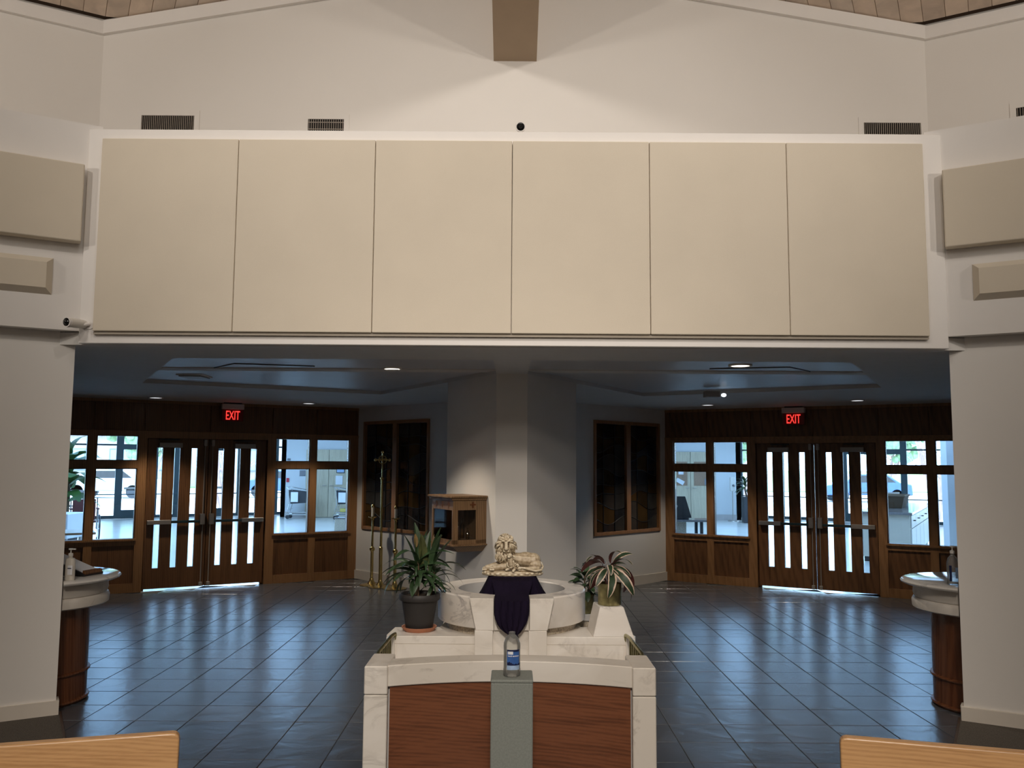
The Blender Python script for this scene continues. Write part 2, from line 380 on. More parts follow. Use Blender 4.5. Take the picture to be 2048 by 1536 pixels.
# ------------------------------------------------------------------ nave side walls below the balcony, wings
def wing(sx, side):
    F = frame(sx*3.13, 6.04, sx*c30, -s30, -sx*s30, -c30)      # n points into the nave
    wl = struct('wall_'+side, MB().box(0, 7.6, -.10, 0, 0, 2.68, F), M['wall'])
    struct('baseboard_'+side, MB().box(-.018, 7.6, 0, .018, 0, .10, F).box(-.018, 0, -.10, 0, 0, .10, F), M['base'], bevel=.003)
    g = struct('wall_'+side, MB().box(-.10, 7.6, -.10, .10, 2.66, 4.17, F), M['white'])
    obj('acoustic_panel', MB().box(.01, 2.4, .102, .20, 3.28, 3.84, F), M['fabric'], g, bevel=.008, bseg=2)
    obj('acoustic_panel', MB().box(2.42, 4.9, .102, .20, 3.28, 3.84, F), M['fabric'], g, bevel=.008, bseg=2)
    # small bevelled panel under it
    pb = MB(); s0, s1, z0, z1, b = .17, 2.2, 2.90, 3.16, .04
    pb.add([(s0,.10,z0),(s1,.10,z0),(s1,.10,z1),(s0,.10,z1),(s0+b,.145,z0+b),(s1-b,.145,z0+b),(s1-b,.145,z1-b),(s0+b,.145,z1-b)],
           [(0,1,5,4),(1,2,6,5),(2,3,7,6),(3,0,4,7),(4,5,6,7),(0,3,2,1)], F)
    obj('acoustic_panel', pb, M['fabric'], g)
    return F
FL = wing(-1, 'left'); FR = wing(1, 'right')
# nave enclosure behind the camera
for sx, side in ((-1, 'left'), (1, 'right')):
    struct('wall_'+side, MB().box(min(sx*9.4, sx*9.6), max(sx*9.4, sx*9.6), -8, 9.4, 0, 10), M['wall'])
struct('wall_front', MB().box(-9.6, 9.6, -8.2, -8, 0, 11.5), M['wall'])
# ------------------------------------------------------------------ balcony front
bal = struct('wall_balcony', MB().box(-3.06, 3.08, 5.94, 6.06, ZC, 4.13), M['white'], bevel=.004)
struct('ceiling', MB().box(-3.35, 3.35, 5.99, 6.12, ZC-.004, ZC+.1).prism([(-3.3, 6.0), (3.3, 6.0), (3.95, 7.9), (-3.95, 7.9)], 2.75, 2.85), M['soffit'])
for k in range(6):
    x0 = -2.945 + k*.979
    obj('acoustic_panel', MB().box(x0+.002, x0+.977, 5.895, 5.942, 2.652, 4.045), M['fabric'], bal, bevel=.006, bseg=2)
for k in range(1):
    obj('panel_edge_shade', MB().box(-2.945, 2.929, 5.915, 5.942, 2.632, 2.652), M['fabric_shade'], bal)  # darker strip that paints the shade along the panels' bottom edge
# ------------------------------------------------------------------ upper walls
TG = .1756; GY = -TG*c30/s30; ZE = 5.80
def zc(x, y): return 5.93 + TG*(3.93-abs(x)) + GY*(y-7.8)
up = MB()
up.prism([(-3.93, 7.8), (0, 7.8), (3.93, 7.8), (3.93, 8.0), (0, 8.0), (-3.93, 8.0)], [2.6]*6, [zc(3.93,7.8)+.12, zc(0,7.8)+.12, zc(3.93,7.8)+.12]+[zc(3.93,7.8)+.12, zc(0,7.8)+.12, zc(3.93,7.8)+.12])
struct('wall_back', up, M['wall'])
for sx, side in ((-1, 'left'), (1, 'right')):
    F = frame(sx*3.93, 7.8, sx*c30, -s30, -sx*s30, -c30)
    struct('wall_'+side, MB().box(0, 7.2, -.15, 0, 2.6, 6.06, F), M['wall'])
    # crown trim boards
    t = MB().box(0, 7.0, 0, .04, 5.80, 5.925, F)
    struct('trim_2', t, M['white'])
    G = lambda s, n, z, sx=sx: (sx*(3.93-s), 7.8-n, z + TG*s)
    t = MB().box(0, 3.93, 0, .04, 5.80, 5.93, G)
    struct('trim_3', t, M['white'])
# ceiling backing + boards
for sx, side in ((-1, 'left'), (1, 'right')):
    u = Vector((-sx*s30, -c30, 0)); wv = Vector((sx*c30, -s30, 0)) * -1     # u up-slope, w along the eave toward the ridge
    O = Vector((sx*3.93, 7.8, 0)); sl = TG/s30                              # rise per metre of u
    def P(w, uu, dz, O=O, u=u, wv=wv, sl=sl):
        q = O + wv*w + u*uu; return (q.x, q.y, 5.93 + sl*uu + dz)
    bk = MB(); 
    bk.add([(sx*0, 8.05, zc(0, 8.05)+.03), (sx*0, -8.1, zc(0, -8.1)+.03), (sx*9.7, -8.1, zc(9.7, -8.1)+.03), (sx*9.7, 4.6, zc(9.7,4.6)+.03), (sx*3.93, 8.05, zc(3.93,8.05)+.03),
            (sx*0, 8.05, zc(0, 8.05)+.15), (sx*0, -8.1, zc(0, -8.1)+.15), (sx*9.7, -8.1, zc(9.7, -8.1)+.15), (sx*9.7, 4.6, zc(9.7,4.6)+.15), (sx*3.93, 8.05, zc(3.93,8.05)+.15)],
           [(0,1,2,3,4), (9,8,7,6,5), (0,5,6,1), (1,6,7,2), (2,7,8,3), (3,8,9,4), (4,9,5,0)])
    ce = struct('ceiling', bk, M['plankgap'])
    pw = .19
    for k in range(-18, 18):
        w0, w1 = k*pw+.003, (k+1)*pw-.003
        def lo(w): return max(.075 if w < .1 else 0, .5774*w)
        def hi(w): return min(5.5, (3.93-c30*w)/s30)
        if hi(w1) - lo(w1) < .05: continue
        j = .012
        vs = [P(w0, lo(w0), 0), P(w1, lo(w1), 0), P(w1, hi(w1), 0), P(w0, hi(w0), 0), P(w0-.003, lo(w0), j), P(w1+.003, lo(w1), j), P(w1+.003, hi(w1), j), P(w0-.003, hi(w0), j), ]
        m0 = vs[0]
        q = MB().add([(a-m0[0], b-m0[1], cz-m0[2]) for a, b, cz in vs], [(0,1,2,3),(4,7,6,5),(0,4,5,1),(1,5,6,2),(2,6,7,3),(3,7,4,0)])
        o = obj('board', q, M['plank'], ce); o.location = m0
# ridge beam
struct('trim_4', MB().add([(-.195,7.8,5.57),(.215,7.8,5.57),(.215,-7.5,5.57-15.3*GY),(-.195,-7.5,5.57-15.3*GY),(-.195,7.8,6.75),(.215,7.8,6.75),(.215,-7.5,6.75-15.3*GY),(-.195,-7.5,6.75-15.3*GY)],
        [(0,3,2,1),(4,5,6,7),(0,1,5,4),(1,2,6,5),(2,3,7,6),(3,0,4,7)]), M['beam'])
# vents above the parapet
def vent(F, s0, s1, z0, z1, n, label, cross=False):
    c = F((s0+s1)/2, 0, z0); t = thing('air_vent', label, 'vent', c)
    obj('backing', MB().box(s0, s1, -.03, .002, z0, z1, F), M['grillehole'], t)
    fr = MB()
    for a in ((s0-.05, s0, z0-.03, z1+.05), (s1, s1+.05, z0-.03, z1+.05), (s0, s1, z1, z1+.05), (s0, s1, z0-.03, z0)): fr.box(a[0], a[1], 0, .006, a[2], a[3], F)
    obj('frame', fr, M['wall'], t)
    for k in range(n):
        s = s0 + (k+.5)*(s1-s0)/n
        obj('louvre', MB().box(s-.0024, s+.0024, .002, .008, z0, z1, F), M['grille'], t)
    if cross:
        b = MB()
        for k in range(4): b.box(s0, s1, .002, .01, z0+(k+.5)*(z1-z0)/4-.003, z0+(k+.5)*(z1-z0)/4+.003, F)
        obj('cross_bar', b, M['grille'], t)
B = frame(0, 7.8, 1, 0, 0, -1)
vent(B, -3.53, -3.03, 4.72, 5.01, 28, 'louvred air vent at left end of the wall above the beige balcony front')
vent(B, -1.95, -1.61, 4.72, 4.985, 16, 'smaller grid air vent above the second beige balcony panel', True)
vent(B, 3.32, 3.86, 4.72, 4.985, 28, 'louvred air vent at right end of the wall above the beige balcony front')
vent(frame(3.93, 7.8, c30, -s30, -s30, -c30), .72, 1.3, 4.72, 4.98, 28, 'louvred air vent on the angled wall at far upper right')

# ------------------------------------------------------------------ ambulatory ceiling with raised trays
outer = [(-3.30, 5.99), (3.30, 5.99), (9.6, 2.3), (10.8, 9.2), (2.3, 13.5), (-2.3, 13.5), (-10.8, 9.2), (-9.6, 2.3)]
def tray(sx):
    return [(sx*.15, 6.77), (sx*2.72, 6.77), (sx*3.92, 8.98), (sx*1.60, 10.33), (sx*.144, 7.83)]
TL = tray(-1); TR = tray(1)
bm = bmesh.new()
def loop(pts, z):
    vs = [bm.verts.new((p[0], p[1], z)) for p in pts]; return [bm.edges.new((vs[i], vs[(i+1) % len(vs)])) for i in range(len(vs))]
es = loop(outer, ZC) + loop(TL, ZC) + loop(TR, ZC)
bmesh.ops.triangle_fill(bm, use_beauty=True, edges=es, normal=(0, 0, -1))
bm.normal_update()
for f in bm.faces:
    if f.normal.z > 0: f.normal_flip()
sm = bpy.data.meshes.new('ceiling'); bm.to_mesh(sm); bm.free(); sm.materials.append(M['soffit'])
co = bpy.data.objects.new('ceiling', sm); C.objects.link(co); co['kind'] = 'structure'; WLOC[co.name] = Vector((0,0,0))
struct('ceiling', MB().prism(outer, 2.655, 2.72), M['soffit'])
for T, sx in ((TL, -1), (TR, 1)):
    m = MB().prism(T, 2.61, 2.65)
    struct('ceiling', m, M['tray'])
    e = MB()
    for i in range(5):
        a, b = T[i], T[(i+1) % 5]
        e.add([(a[0],a[1],ZC),(b[0],b[1],ZC),(b[0],b[1],2.61),(a[0],a[1],2.61)], [(0,1,2,3)])
    struct('trim_5', e, M['soffit'])
    # shadow-gap strip of the inner step
    def Q(px): return px
    for a, b in (((sx*2.88, 7.95), (sx*2.45, 7.45)), ((sx*2.45, 7.45), (sx*1.78, 7.62))):
        struct('trim_6', MB().tube([(a[0], a[1], 2.606), (b[0], b[1], 2.606)], .005, 4), M['black'])
def downlight(x, y, z, r, label, glow, watt=0):
    t = thing('recessed_light', label, 'ceiling light', (x, y, z), 'recessed lights in the low ceiling')
    obj('trim_ring', MB().lathe((x, y, z), [(r*.80, -.001), (r*.80, -.012), (r, -.014), (r*1.02, -.006), (r*1.02, -.001)], 24), M['white'], t, smooth=True)
    obj('lens', MB().lathe((x, y, z), [(.0001, -.001), (r*.8, -.001), (r*.8, -.006), (.0001, -.006)], 20), glow, t)
    if watt:
        light('downlight', 'SPOT', (x, y, z-.03), (x*.93, y, 0), watt, (1, .88, .72), spot_size=math.radians(95), spot_blend=.5, shadow_soft_size=.05)
downlight(-1.10, 7.75, 2.61, .09, 'round recessed light in the raised tray nearest the column, left side', M['lampglow'], 60)
downlight(1.98, 7.33, 2.61, .10, 'round recessed light in the raised tray on the right side', M['lampglow'], 50)
downlight(-4.62, 11.0, ZC, .09, 'small recessed light near ceiling edge above left window pair by the exit', M['lampdim'], 62)
downlight(-2.85, 11.9, ZC, .09, 'small recessed light right of the left exit sign', M['lampdim'], 62)
downlight(2.70, 11.7, ZC, .09, 'small recessed light left of the right exit sign', M['lampdim'], 62)
downlight(4.36, 10.7, ZC, .09, 'small recessed light right of the right exit sign', M['lampdim'], 62)
t = thing('ceiling_speaker', 'flat square grey speaker grille on the left ceiling tray', 'speaker', (-3.20, 8.55, ZC+.03))
obj('grille', MB().box(-3.32, -3.10, 8.42, 8.68, 2.585, 2.609), M['closer'], t)
obj('frame', MB().box(-3.34, -3.08, 8.40, 8.70, 2.598, 2.6095), M['white'], t)
t = thing('emergency_light', 'small box emergency light hanging from the right ceiling beyond the tray', 'light', (2.27, 9.55, ZC))
obj('body', MB().box(2.17, 2.34, 9.5, 9.62, 2.50, 2.569), M['closer'], t, bevel=.005)
obj('lamp_head', MB().ell((2.385, 9.54, 2.525), (.03, .03, .022)), M['lampdim'], t, smooth=True)

# ------------------------------------------------------------------ centre pier
pf = struct('wall_column', MB().prism([(-.144, 7.83), (.144, 7.83), (.66, 8.72), (.66, 9.3), (0, 9.9), (-.66, 9.3), (-.66, 8.72)], 0, ZC+.005), M['wall'])
# slim returns so the trays' edges meet the pier; baseboard round it
struct('baseboard_column', MB().prism([(-.155, 7.812), (.155, 7.812), (.68, 8.712), (.68, 9.3), (.66, 9.3), (.66, 8.72), (.144, 7.83), (-.144, 7.83), (-.66, 8.72), (-.66, 9.3), (-.68, 9.3), (-.68, 8.712)], 0, .13), M['base'])
# ------------------------------------------------------------------ 45 degree walls with leaded windows
R2 = math.sqrt(.5)
def wavy(k, s, sd):
    return .045*math.sin(s*5.2 + k*1.9 + sd) + .03*math.sin(s*9.0 + k*.7 + sd*2)
def window_wall(sx, side, wn):
    F = frame(sx*-2.36*-1, 13.06, -sx*R2, -R2, sx*R2, -R2)
    w = MB(); S0, S1, Z0, Z1 = .17, 1.73, .75, 2.355
    w.box(-.02, S0, -.12, 0, 0, ZC, F); w.box(S1, 3.25, -.12, 0, 0, ZC, F); w.box(S0, S1, -.12, 0, 0, Z0, F); w.box(S0, S1, -.12, 0, Z1, ZC, F)
    struct('wall_'+side, w, M['wall'])
    struct('baseboard_'+side, MB().box(0, 3.2, 0, .018, 0, .13, F), M['base'])
    struct('wall_'+side, MB().box(0, 3.2, -.45, -.40, 0, ZC, F), M['oakdark'])     # shallow niche behind the glass
    fr = MB(); b = .045
    fr.box(S0, S0+b, -.05, .02, Z0, Z1, F).box(S1-b, S1, -.05, .02, Z0, Z1, F).box(S0+b, S1-b, -.05, .02, Z0, Z0+b, F).box(S0+b, S1-b, -.05, .02, Z1-b, Z1, F)
    mid = (S0+S1)/2; fr.box(mid-.05, mid+.05, -.05, .02, Z0+b, Z1-b, F)
    wd = struct('window_%d' % wn, fr, M['oakframe'], bevel=.003)
    for half, (a0, a1) in enumerate(((S0+b, mid-.05), (mid+.05, S1-b))):
        cols = [a0, a0+(a1-a0)*.34, a0+(a1-a0)*.72, a1]; n = 9; zz0, zz1 = Z0+b, Z1-b; sd = half*2.3 + wn
        zrow = lambda k, s: zz0 if k == 0 else (zz1 if k == n else zz0 + (zz1-zz0)*k/n + wavy(k, s, sd))
        for ci in range(3):
            for k in range(n):
                x0, x1 = cols[ci]+.003, cols[ci+1]-.003; q = MB(); m = 4; vs = []; 
                for i in range(m+1):
                    s = x0+(x1-x0)*i/m; vs += [(s, -.022, zrow(k, s)+.003), (s, -.022, zrow(k+1, s)-.003)]
                vs2 = [(a, -.028, z) for a, _, z in vs]
                fs = [(2*i, 2*i+2, 2*i+3, 2*i+1) for i in range(m)] + [(2*i+1+2*m+2, 2*i+3+2*m+2, 2*i+2+2*m+2, 2*i+2*m+2) for i in range(m)]
                q.add(vs+vs2, fs, F); obj('pane', q, random.choice(M['st']), wd)
        ld = MB()
        for k in range(1, n):
            ld.tube([F(a0+(a1-a0)*i/12, -.02, zrow(k, a0+(a1-a0)*i/12)) for i in range(13)], .006, 4)
        for cx in cols[1:3]: ld.box(cx-.005, cx+.005, -.027, -.014, zz0, zz1, F)
        obj('lead_came', ld, M['lead'], wd)
        obj('backing', MB().box(a0, a1, -.045, -.035, zz0, zz1, F), M['oakdark'], wd)
window_wall(-1, 'left', 5); window_wall(1, 'right', 6)

# ------------------------------------------------------------------ oak entrance walls
ND = [0]; NW = [0]
def entry(sx, side):
    F = frame(sx*2.36, 13.05, sx*c30, -s30, -sx*s30, -c30)
    d = lambda a, b: (min(a, b), max(a, b))
    wf = MB()
    def bx(s0, s1, n0, n1, z0, z1): wf.box(s0, s1, n0, n1, z0, z1, F)
    # posts
    for s0, s1 in ((-.02, .12), (.63, .73), (1.24, 1.36), (2.98, 3.09), (3.60, 3.70), (4.21, 4.33)):
        bx(s0, s1, -.11, .01, 0, 2.11)
    # rails: under sill, base, window head, transom
    for s0, s1 in ((.12, .63), (.73, 1.24), (3.09, 3.60), (3.70, 4.21)):
        bx(s0, s1, -.11, .006, .62, .70); bx(s0, s1, -.11, .006, 0, .12); bx(s0, s1, -.11, .006, 2.085, 2.11); bx(s0, s1, -.11, .006, 1.645, 1.745)
    bx(-.02, 8.1, -.11, .014, 2.11, 2.15); bx(-.02, 8.1, -.11, .008, 2.53, ZC)
    bx(1.36, 2.98, -.11, .008, 2.055, 2.11)
    bx(4.33, 8.1, -.11, -.01, 0, 2.11); bx(-.02, 8.1, -.11, -.02, 2.15, 2.53)
    bx(.10, 1.26, .006, .03, .685, .712); bx(3.07, 4.23, .006, .03, .685, .712)
    wl = struct('wall_'+side, wf, M['oakframe'])
    for s0, s1 in ((-.02, .64), (.66, 1.295), (1.31, 2.165), (2.18, 3.02), (3.035, 3.64), (3.655, 4.5)):
        obj('panel', MB().box(s0, s1, -.02, .002, 2.15, 2.53, F), M['oakdark'], wl, bevel=.003)
    for s0, s1 in ((.12, .63), (.73, 1.24), (3.09, 3.60), (3.70, 4.21)):
        obj('panel', MB().box(s0, s1, -.06, -.012, .12, .62, F), M['oakdark'], wl)
    # sidelights
    for a in (0, 1):
        s_ = (.12, .63, .73, 1.24) if a == 0 else (3.09, 3.60, 3.70, 4.21)
        NW[0] += 1; fr = MB(); 
        for s0, s1 in ((s_[0], s_[1]), (s_[2], s_[3])):
            for z0, z1 in ((.70, 1.645), (1.745, 2.085)):
                b = .012; fr.box(s0, s0+b, -.10, -.02, z0, z1, F).box(s1-b, s1, -.10, -.02, z0, z1, F).box(s0+b, s1-b, -.10, -.02, z0, z0+b, F).box(s0+b, s1-b, -.10, -.02, z1-b, z1, F)
        wd = struct('window_%d' % NW[0], fr, M['oakdark'])
        for s0, s1 in ((s_[0], s_[1]), (s_[2], s_[3])):
            for z0, z1 in ((.70, 1.645), (1.745, 2.085)):
                obj('pane', MB().box(s0+.012, s1-.012, -.065, -.059, z0+.012, z1-.012, F), M['glass'], wd)
    # doors
    for leaf in (0, 1):
        s0, s1 = (1.375, 2.166) if leaf == 0 else (2.178, 2.965)
        strips = ((1.51, 1.59), (1.735, 1.81), (1.965, 2.04)) if leaf == 0 else ((2.325, 2.40), (2.55, 2.625), (2.775, 2.85))
        zb0, zb1 = .30, 1.925; ND[0] += 1; q = MB(); n0, n1 = -.075, -.03; cur = s0
        q.box(s0, s1, n0, n1, .028, zb0, F).box(s0, s1, n0, n1, zb1, 2.05, F)
        for a, b in strips: q.box(cur, a, n0, n1, zb0, zb1, F); cur = b
        q.box(cur, s1, n0, n1, zb0, zb1, F)
        dr = struct('door_%d' % ND[0], q, M['oakdark'])
        for a, b in strips:
            obj('pane', MB().box(a, b, -.056, -.05, zb0, zb1, F), M['glass'], dr)
        hinge = 1 if leaf == 1 else -1
        e0, e1 = (s0+.03, s1-.03)
        # crash bar: lighter housing on the hinge side, slim bar to the latch box
        mid = 2.172; hs = s0+.02 if leaf == 0 else s1-.02; cs = s1-.09 if leaf == 0 else s0+.09
        pbr = MB(); a, b = d(hs, cs); pbr.box(a, b, .0, .035, .90, .935, F)
        pb = obj('panic_bar', pbr, M['darkmetal'], dr, bevel=.004)
        a, b = d(hs, hs + (cs-hs)*.45); obj('bar_housing', MB().box(a, b, -.03, .04, .888, .945, F), M['steel'], pb, bevel=.004)
        a, b = d(cs, cs + (.07 if leaf == 0 else -.07)); obj('latch_box', MB().box(a, b, -.03, .03, .87, 1.02, F), M['steel'], pb, bevel=.006)
        rs = s1-.045 if leaf == 0 else s0+.045
        rd = obj('vertical_rod', MB().tube([F(rs, -.015, .09), F(rs, -.015, 2.03)], .007, 6), M['closer'], dr)
        obj('bolt_cover', MB().box(rs-.022, rs+.022, -.03, .012, 1.955, 2.045, F), M['closer'], rd, bevel=.004)
        obj('bolt_cover', MB().box(rs-.022, rs+.022, -.03, .012, .03, .085, F), M['closer'], rd, bevel=.004)
        cl = (1.54, 1.83) if leaf == 0 else (2.53, 2.83)
        cc = obj('door_closer', MB().box(cl[0], cl[1], -.03, .04, 1.93, 1.995, F), M['closer'], dr, bevel=.005)
        obj('closer_arm', MB().box(cl[0]+.04, cl[1]+.0, -.02, .02, 2.03, 2.045, F), M['black'], cc)
    stp = MB()
    for a, b, z0, z1 in ((1.35, 1.40, 0, 2.06), (2.94, 2.99, 0, 2.06), (1.35, 2.99, 2.03, 2.07)): stp.box(a, b, -.105, -.078, z0, z1, F)
    stp.box(2.160, 2.184 if sx < 0 else 2.1695, -.09, -.078, .03, 2.05, F)
    struct('trim_7', stp, M['oakframe'])
    # exit sign
    s0, s1 = 1.78, 2.09
    if sx < 0: s0, s1 = 1.75, 2.05
    m = (s0+s1)/2
    t = thing('exit_sign', 'lit red exit sign hanging from the ceiling over the %s double doors' % side, 'sign', F(m, .12, ZC), 'lit exit signs')
    obj('canopy', MB().box(s0, s1, .07, .17, 2.475, 2.55, F), M['plastic'], t, bevel=.004)
    obj('mount', MB().box(m-.12, m+.12, .09, .15, 2.55, 2.57, F), M['black'], t)
    obj('face', MB().box(s0+.005, s1-.005, .10, .14, 2.31, 2.475, F), M['exitface'], t)
    T = (lambda a, n, z: F(m + .66*a*(1 if sx > 0 else -1), .143+n, 2.33+z*1.25))
    text('lettering', 'EXIT', .145, T, M['redled'], t, .006, .0)
    return F
EL = entry(-1, 'left'); ER = entry(1, 'right')
# infill of the core between the two entrances, seen only from the lobby
struct('wall_core', MB().box(-2.36, 2.36, 13.1, 13.2, 0, 3.0), M['gwall'])
for sx, side in ((-1, 'left'), (1, 'right')):       # lobby side of the entrance wall above the doors
    struct('wall_'+side, MB().box(-.1, 8.4, -.30, -.12, 2.5, 3.1, frame(sx*2.36, 13.05, sx*c30, -s30, -sx*s30, -c30)), M['gwall'])

# ------------------------------------------------------------------ baptismal font
ft = thing('baptismal_font', 'white marble baptismal font with round basin and stepped pool, in the aisle', 'font', (0.01, 5.6, 0))
def curve_y(x): return 4.425 - .11*(x/.6)**2
def band(x0, x1, z0, z1, off, th, n=16):
    q = MB(); vs = []
    for i in range(n+1):
        x = x0+(x1-x0)*i/n; y = curve_y(x)+off; vs += [(x, y, z0), (x, y, z1), (x, y+th, z1), (x, y+th, z0)]
    fs = []
    for i in range(n):
        a, b = 4*i, 4*i+4
        fs += [(a, b, b+1, a+1), (a+1, b+1, b+2, a+2), (a+2, b+2, b+3, a+3), (a+3, b+3, b, a)]
    fs += [(0,1,2,3), (4*n+3, 4*n+2, 4*n+1, 4*n)]
    return q.add(vs, fs)
obj('coping', band(-.605, .605, .645, .748, 0, .15), M['marble'], ft, smooth=True, bevel=.004)
obj('pool_wall', band(-.605, .605, 0, .645, .03, .12), M['basin'], ft)
obj('oak_panel', band(-.595, -.08, .01, .643, .012, .018), M['oakred'], ft)
obj('oak_panel', band(.10, .597, .01, .643, .012, .018), M['oakred'], ft)
for sx in (-1, 1):
    a, b = (.603, .718); x0, x1 = (min(sx*a, sx*b), max(sx*a, sx*b))
    obj('corner_block', MB().box(x0, x1, 4.295, 4.58, .612, .748), M['marble'], ft, bevel=.005)
    obj('corner_block', MB().box(x0, x1, 4.297, 4.58, 0, .609), M['marble'], ft, bevel=.004)
    # low pool side wall running back to the platform
    p = [(sx*.60, 4.58), (sx*.715, 4.58), (sx*.87, 6.03), (sx*.76, 6.03)]
    obj('pool_side_wall', MB().prism(p, 0, .30), M['marble'], ft)
    # hand rail with balusters
    hr = obj('handrail', MB().tube([(sx*.80, 6.05, .47), (sx*.80, 6.03, .565), (sx*.81, 5.9, .572), (sx*.825, 5.45, .565), (sx*.825, 5.36, .545), (sx*.825, 5.34, .30)], .012, 8), M['agedbrass'], ft, smooth=True)
    for k in range(6):
        y = 5.44 + k*.095; obj('baluster', MB().tube([(sx*.815, y, .29), (sx*.815, y, .565)], .007, 6), M['agedbrass'], hr, smooth=True)
obj('pool_floor', MB().prism([(-.6, 4.5), (.6, 4.5), (.76, 6.03), (-.76, 6.03)], 0, .06), M['basin'], ft)
# platform with the angled wings
pl = [(-.855, 6.03), (.86, 6.03), (.875, 6.08), (.82, 6.36), (.52, 6.40), (.45, 6.95), (.2, 7.12), (-.2, 7.12), (-.45, 6.95), (-.52, 6.37), (-.845, 6.35), (-.865, 6.08)]
obj('platform', MB().prism(pl, 0, .495), M['marble'], ft)
obj('platform_slab', MB().prism(pl, .495, .55), M['marble'], ft, bevel=.004)
for x0, x1 in ((-.855, -.80), (.80, .86)):
    obj('pier_stone', MB().box(x0, x1, 6.0, 6.03, 0, .548), M['marble'], ft)
for x0, x1 in ((-.245, -.12), (.125, .25)):
    obj('pylon', MB().box(x0, x1, 5.945, 6.10, 0, .606), M['marble'], ft, bevel=.003)
obj('channel_back', MB().box(-.12, .125, 6.0, 6.06, 0, .60), M['marble'], ft)
CX, CY = .008, 6.5
obj('drum', MB().lathe((CX, CY, .55), [(.485, 0), (.485, .085)], 48), M['granite'], ft, smooth=True)
gap = math.asin(.1225/.54)
ringprof = [(.40, .0), (.545, .0), (.55, .008), (.55, .205), (.542, .215), (.405, .215), (.398, .208)]
rg = MB(); a0 = -PI/2 + .27; a1 = 1.5*PI - .27; n = 64; m = len(ringprof)
vs = [(CX+r*math.cos(a0+(a1-a0)*k/n), CY+r*math.sin(a0+(a1-a0)*k/n), .607+z) for k in range(n+1) for r, z in ringprof]
fs = [(k*m+i, k*m+(i+1) % m, (k+1)*m+(i+1) % m, (k+1)*m+i) for k in range(n) for i in range(m)] + [tuple(range(m)), tuple(n*m+i for i in range(m))[::-1]]
obj('basin_ring', rg.add(vs, fs), M['marble2'], ft, smooth=True)
for sx in (-1, 1):
    x0 = CX+sx*.1235
    # flush front block, wider at the top
    q = MB(); zt, zb, xt, xb = .8225, .607, CX+sx*.292, CX+sx*.246
    yf = 5.94; vs = [(x0, yf, zb), (xb, yf+.01, zb), (xt, yf+.01, zt), (x0, yf, zt), (x0, CY-.385, zb), (xb, CY-.33, zb), (xt, CY-.29, zt), (x0, CY-.385, zt)]
    q.add(vs, [(0,1,2,3), (4,7,6,5), (0,4,5,1), (1,5,6,2), (2,6,7,3), (3,7,4,0)])
    obj('front_block', q, M['marble'], ft, bevel=.003)
obj('basin_floor', MB().lathe((CX, CY, .60), [(.0001, 0), (.41, 0), (.41, .03), (.0001, .03)], 40), M['basin'], ft)
obj('basin_lining', MB().lathe((CX, CY, .607), [(.396, .02), (.396, .205)], 64, a0=a0, a1=a1), M['basin'], ft, smooth=True)
obj('spill_block', MB().box(-.115, .13, 5.98, 6.12, .60, .70), M['marble'], ft, bevel=.004)
# tapered marble block on the right wing
ts = MB(); vs = [(.575, 6.03, .55), (.858, 6.03, .55), (.80, 6.34, .55), (.56, 6.34, .55), (.625, 6.055, .752), (.79, 6.055, .752), (.775, 6.28, .752), (.60, 6.28, .752)]
ts.add(vs, [(0,3,2,1), (4,5,6,7), (0,1,5,4), (1,2,6,5), (2,3,7,6), (3,0,4,7)])
obj('tapered_block', ts, M['marble2'], ft, bevel=.004)
# covered pedestal in the basin and its cloth
obj('pedestal', MB().prism([(-.13, 6.36), (.15, 6.36), (.15, 6.57), (-.13, 6.57)], .63, .905), M['basin'], ft)
cl = MB(); n = 72; rows = []
for r, z, o in ((.0, .917, 0), (.9, .917, 0), (1.0, .908, .0), (1.12, .86, .3), (1.28, .80, .7), (1.48, .74, 1), (1.62, .69, 1.3)):
    row = []
    for k in range(n):
        t = 2*PI*k/n; ca, sa = math.cos(t), math.sin(t); e = .55
        x = math.copysign(abs(ca)**e, ca)*.178; y = math.copysign(abs(sa)**e, sa)*.142
        fo = 1 + o*.035*math.sin(t*11+math.sin(t*3)*2) + o*.02*math.sin(t*23)
        row.append((.012 + x*r*fo, 6.46 + min(y*r*fo, .33) , z))
    rows.append(row)
vs = [p for row in rows for p in row]
fs = [(i*n+k, i*n+(k+1) % n, (i+1)*n+(k+1) % n, (i+1)*n+k) for i in range(len(rows)-1) for k in range(n)]
cl.add(vs, fs)
# front swag pulled through the gap and knotted
prof = [(6.31, .912, .15, .012), (6.25, .885, .145, .011), (6.17, .845, .13, .010), (6.08, .825, .119, .009), (6.0, .818, .118, .008), (5.935, .805, .119, .008), (5.925, .77, .118, .008), (5.922, .73, .117, .008), (5.92, .69, .112, .008),
        (5.92, .655, .098, .009), (5.92, .625, .076, .011), (5.92, .60, .050, .016), (5.92, .585, .025, .022), (5.92, .578, .014, .025)]
m = 26; b0 = len(cl.v); vs = []; fs = []
for i, (y, z, hw, xc) in enumerate(prof):
    for k in range(m+1):
        t = -1+2*k/m; bulge = (1-t*t)*.022
        vs.append((xc+hw*t, y - bulge - .006*math.sin(t*15+i*.35) - .004*math.sin(t*31+i), z - (.012*(1-t*t) if i > 8 else 0)))
for i in range(len(prof)-1):
    for k in range(m): fs.append((i*(m+1)+k, i*(m+1)+k+1, (i+1)*(m+1)+k+1, (i+1)*(m+1)+k))
cl.add(vs, fs)
drape = tag(obj('draped_cloth', cl, M['cloth'], smooth=True), 'dark purple cloth draped over the font basin and knotted at its front', 'cloth')
sm_ = drape.modifiers.new('s', 'SOLIDIFY'); sm_.thickness = .004
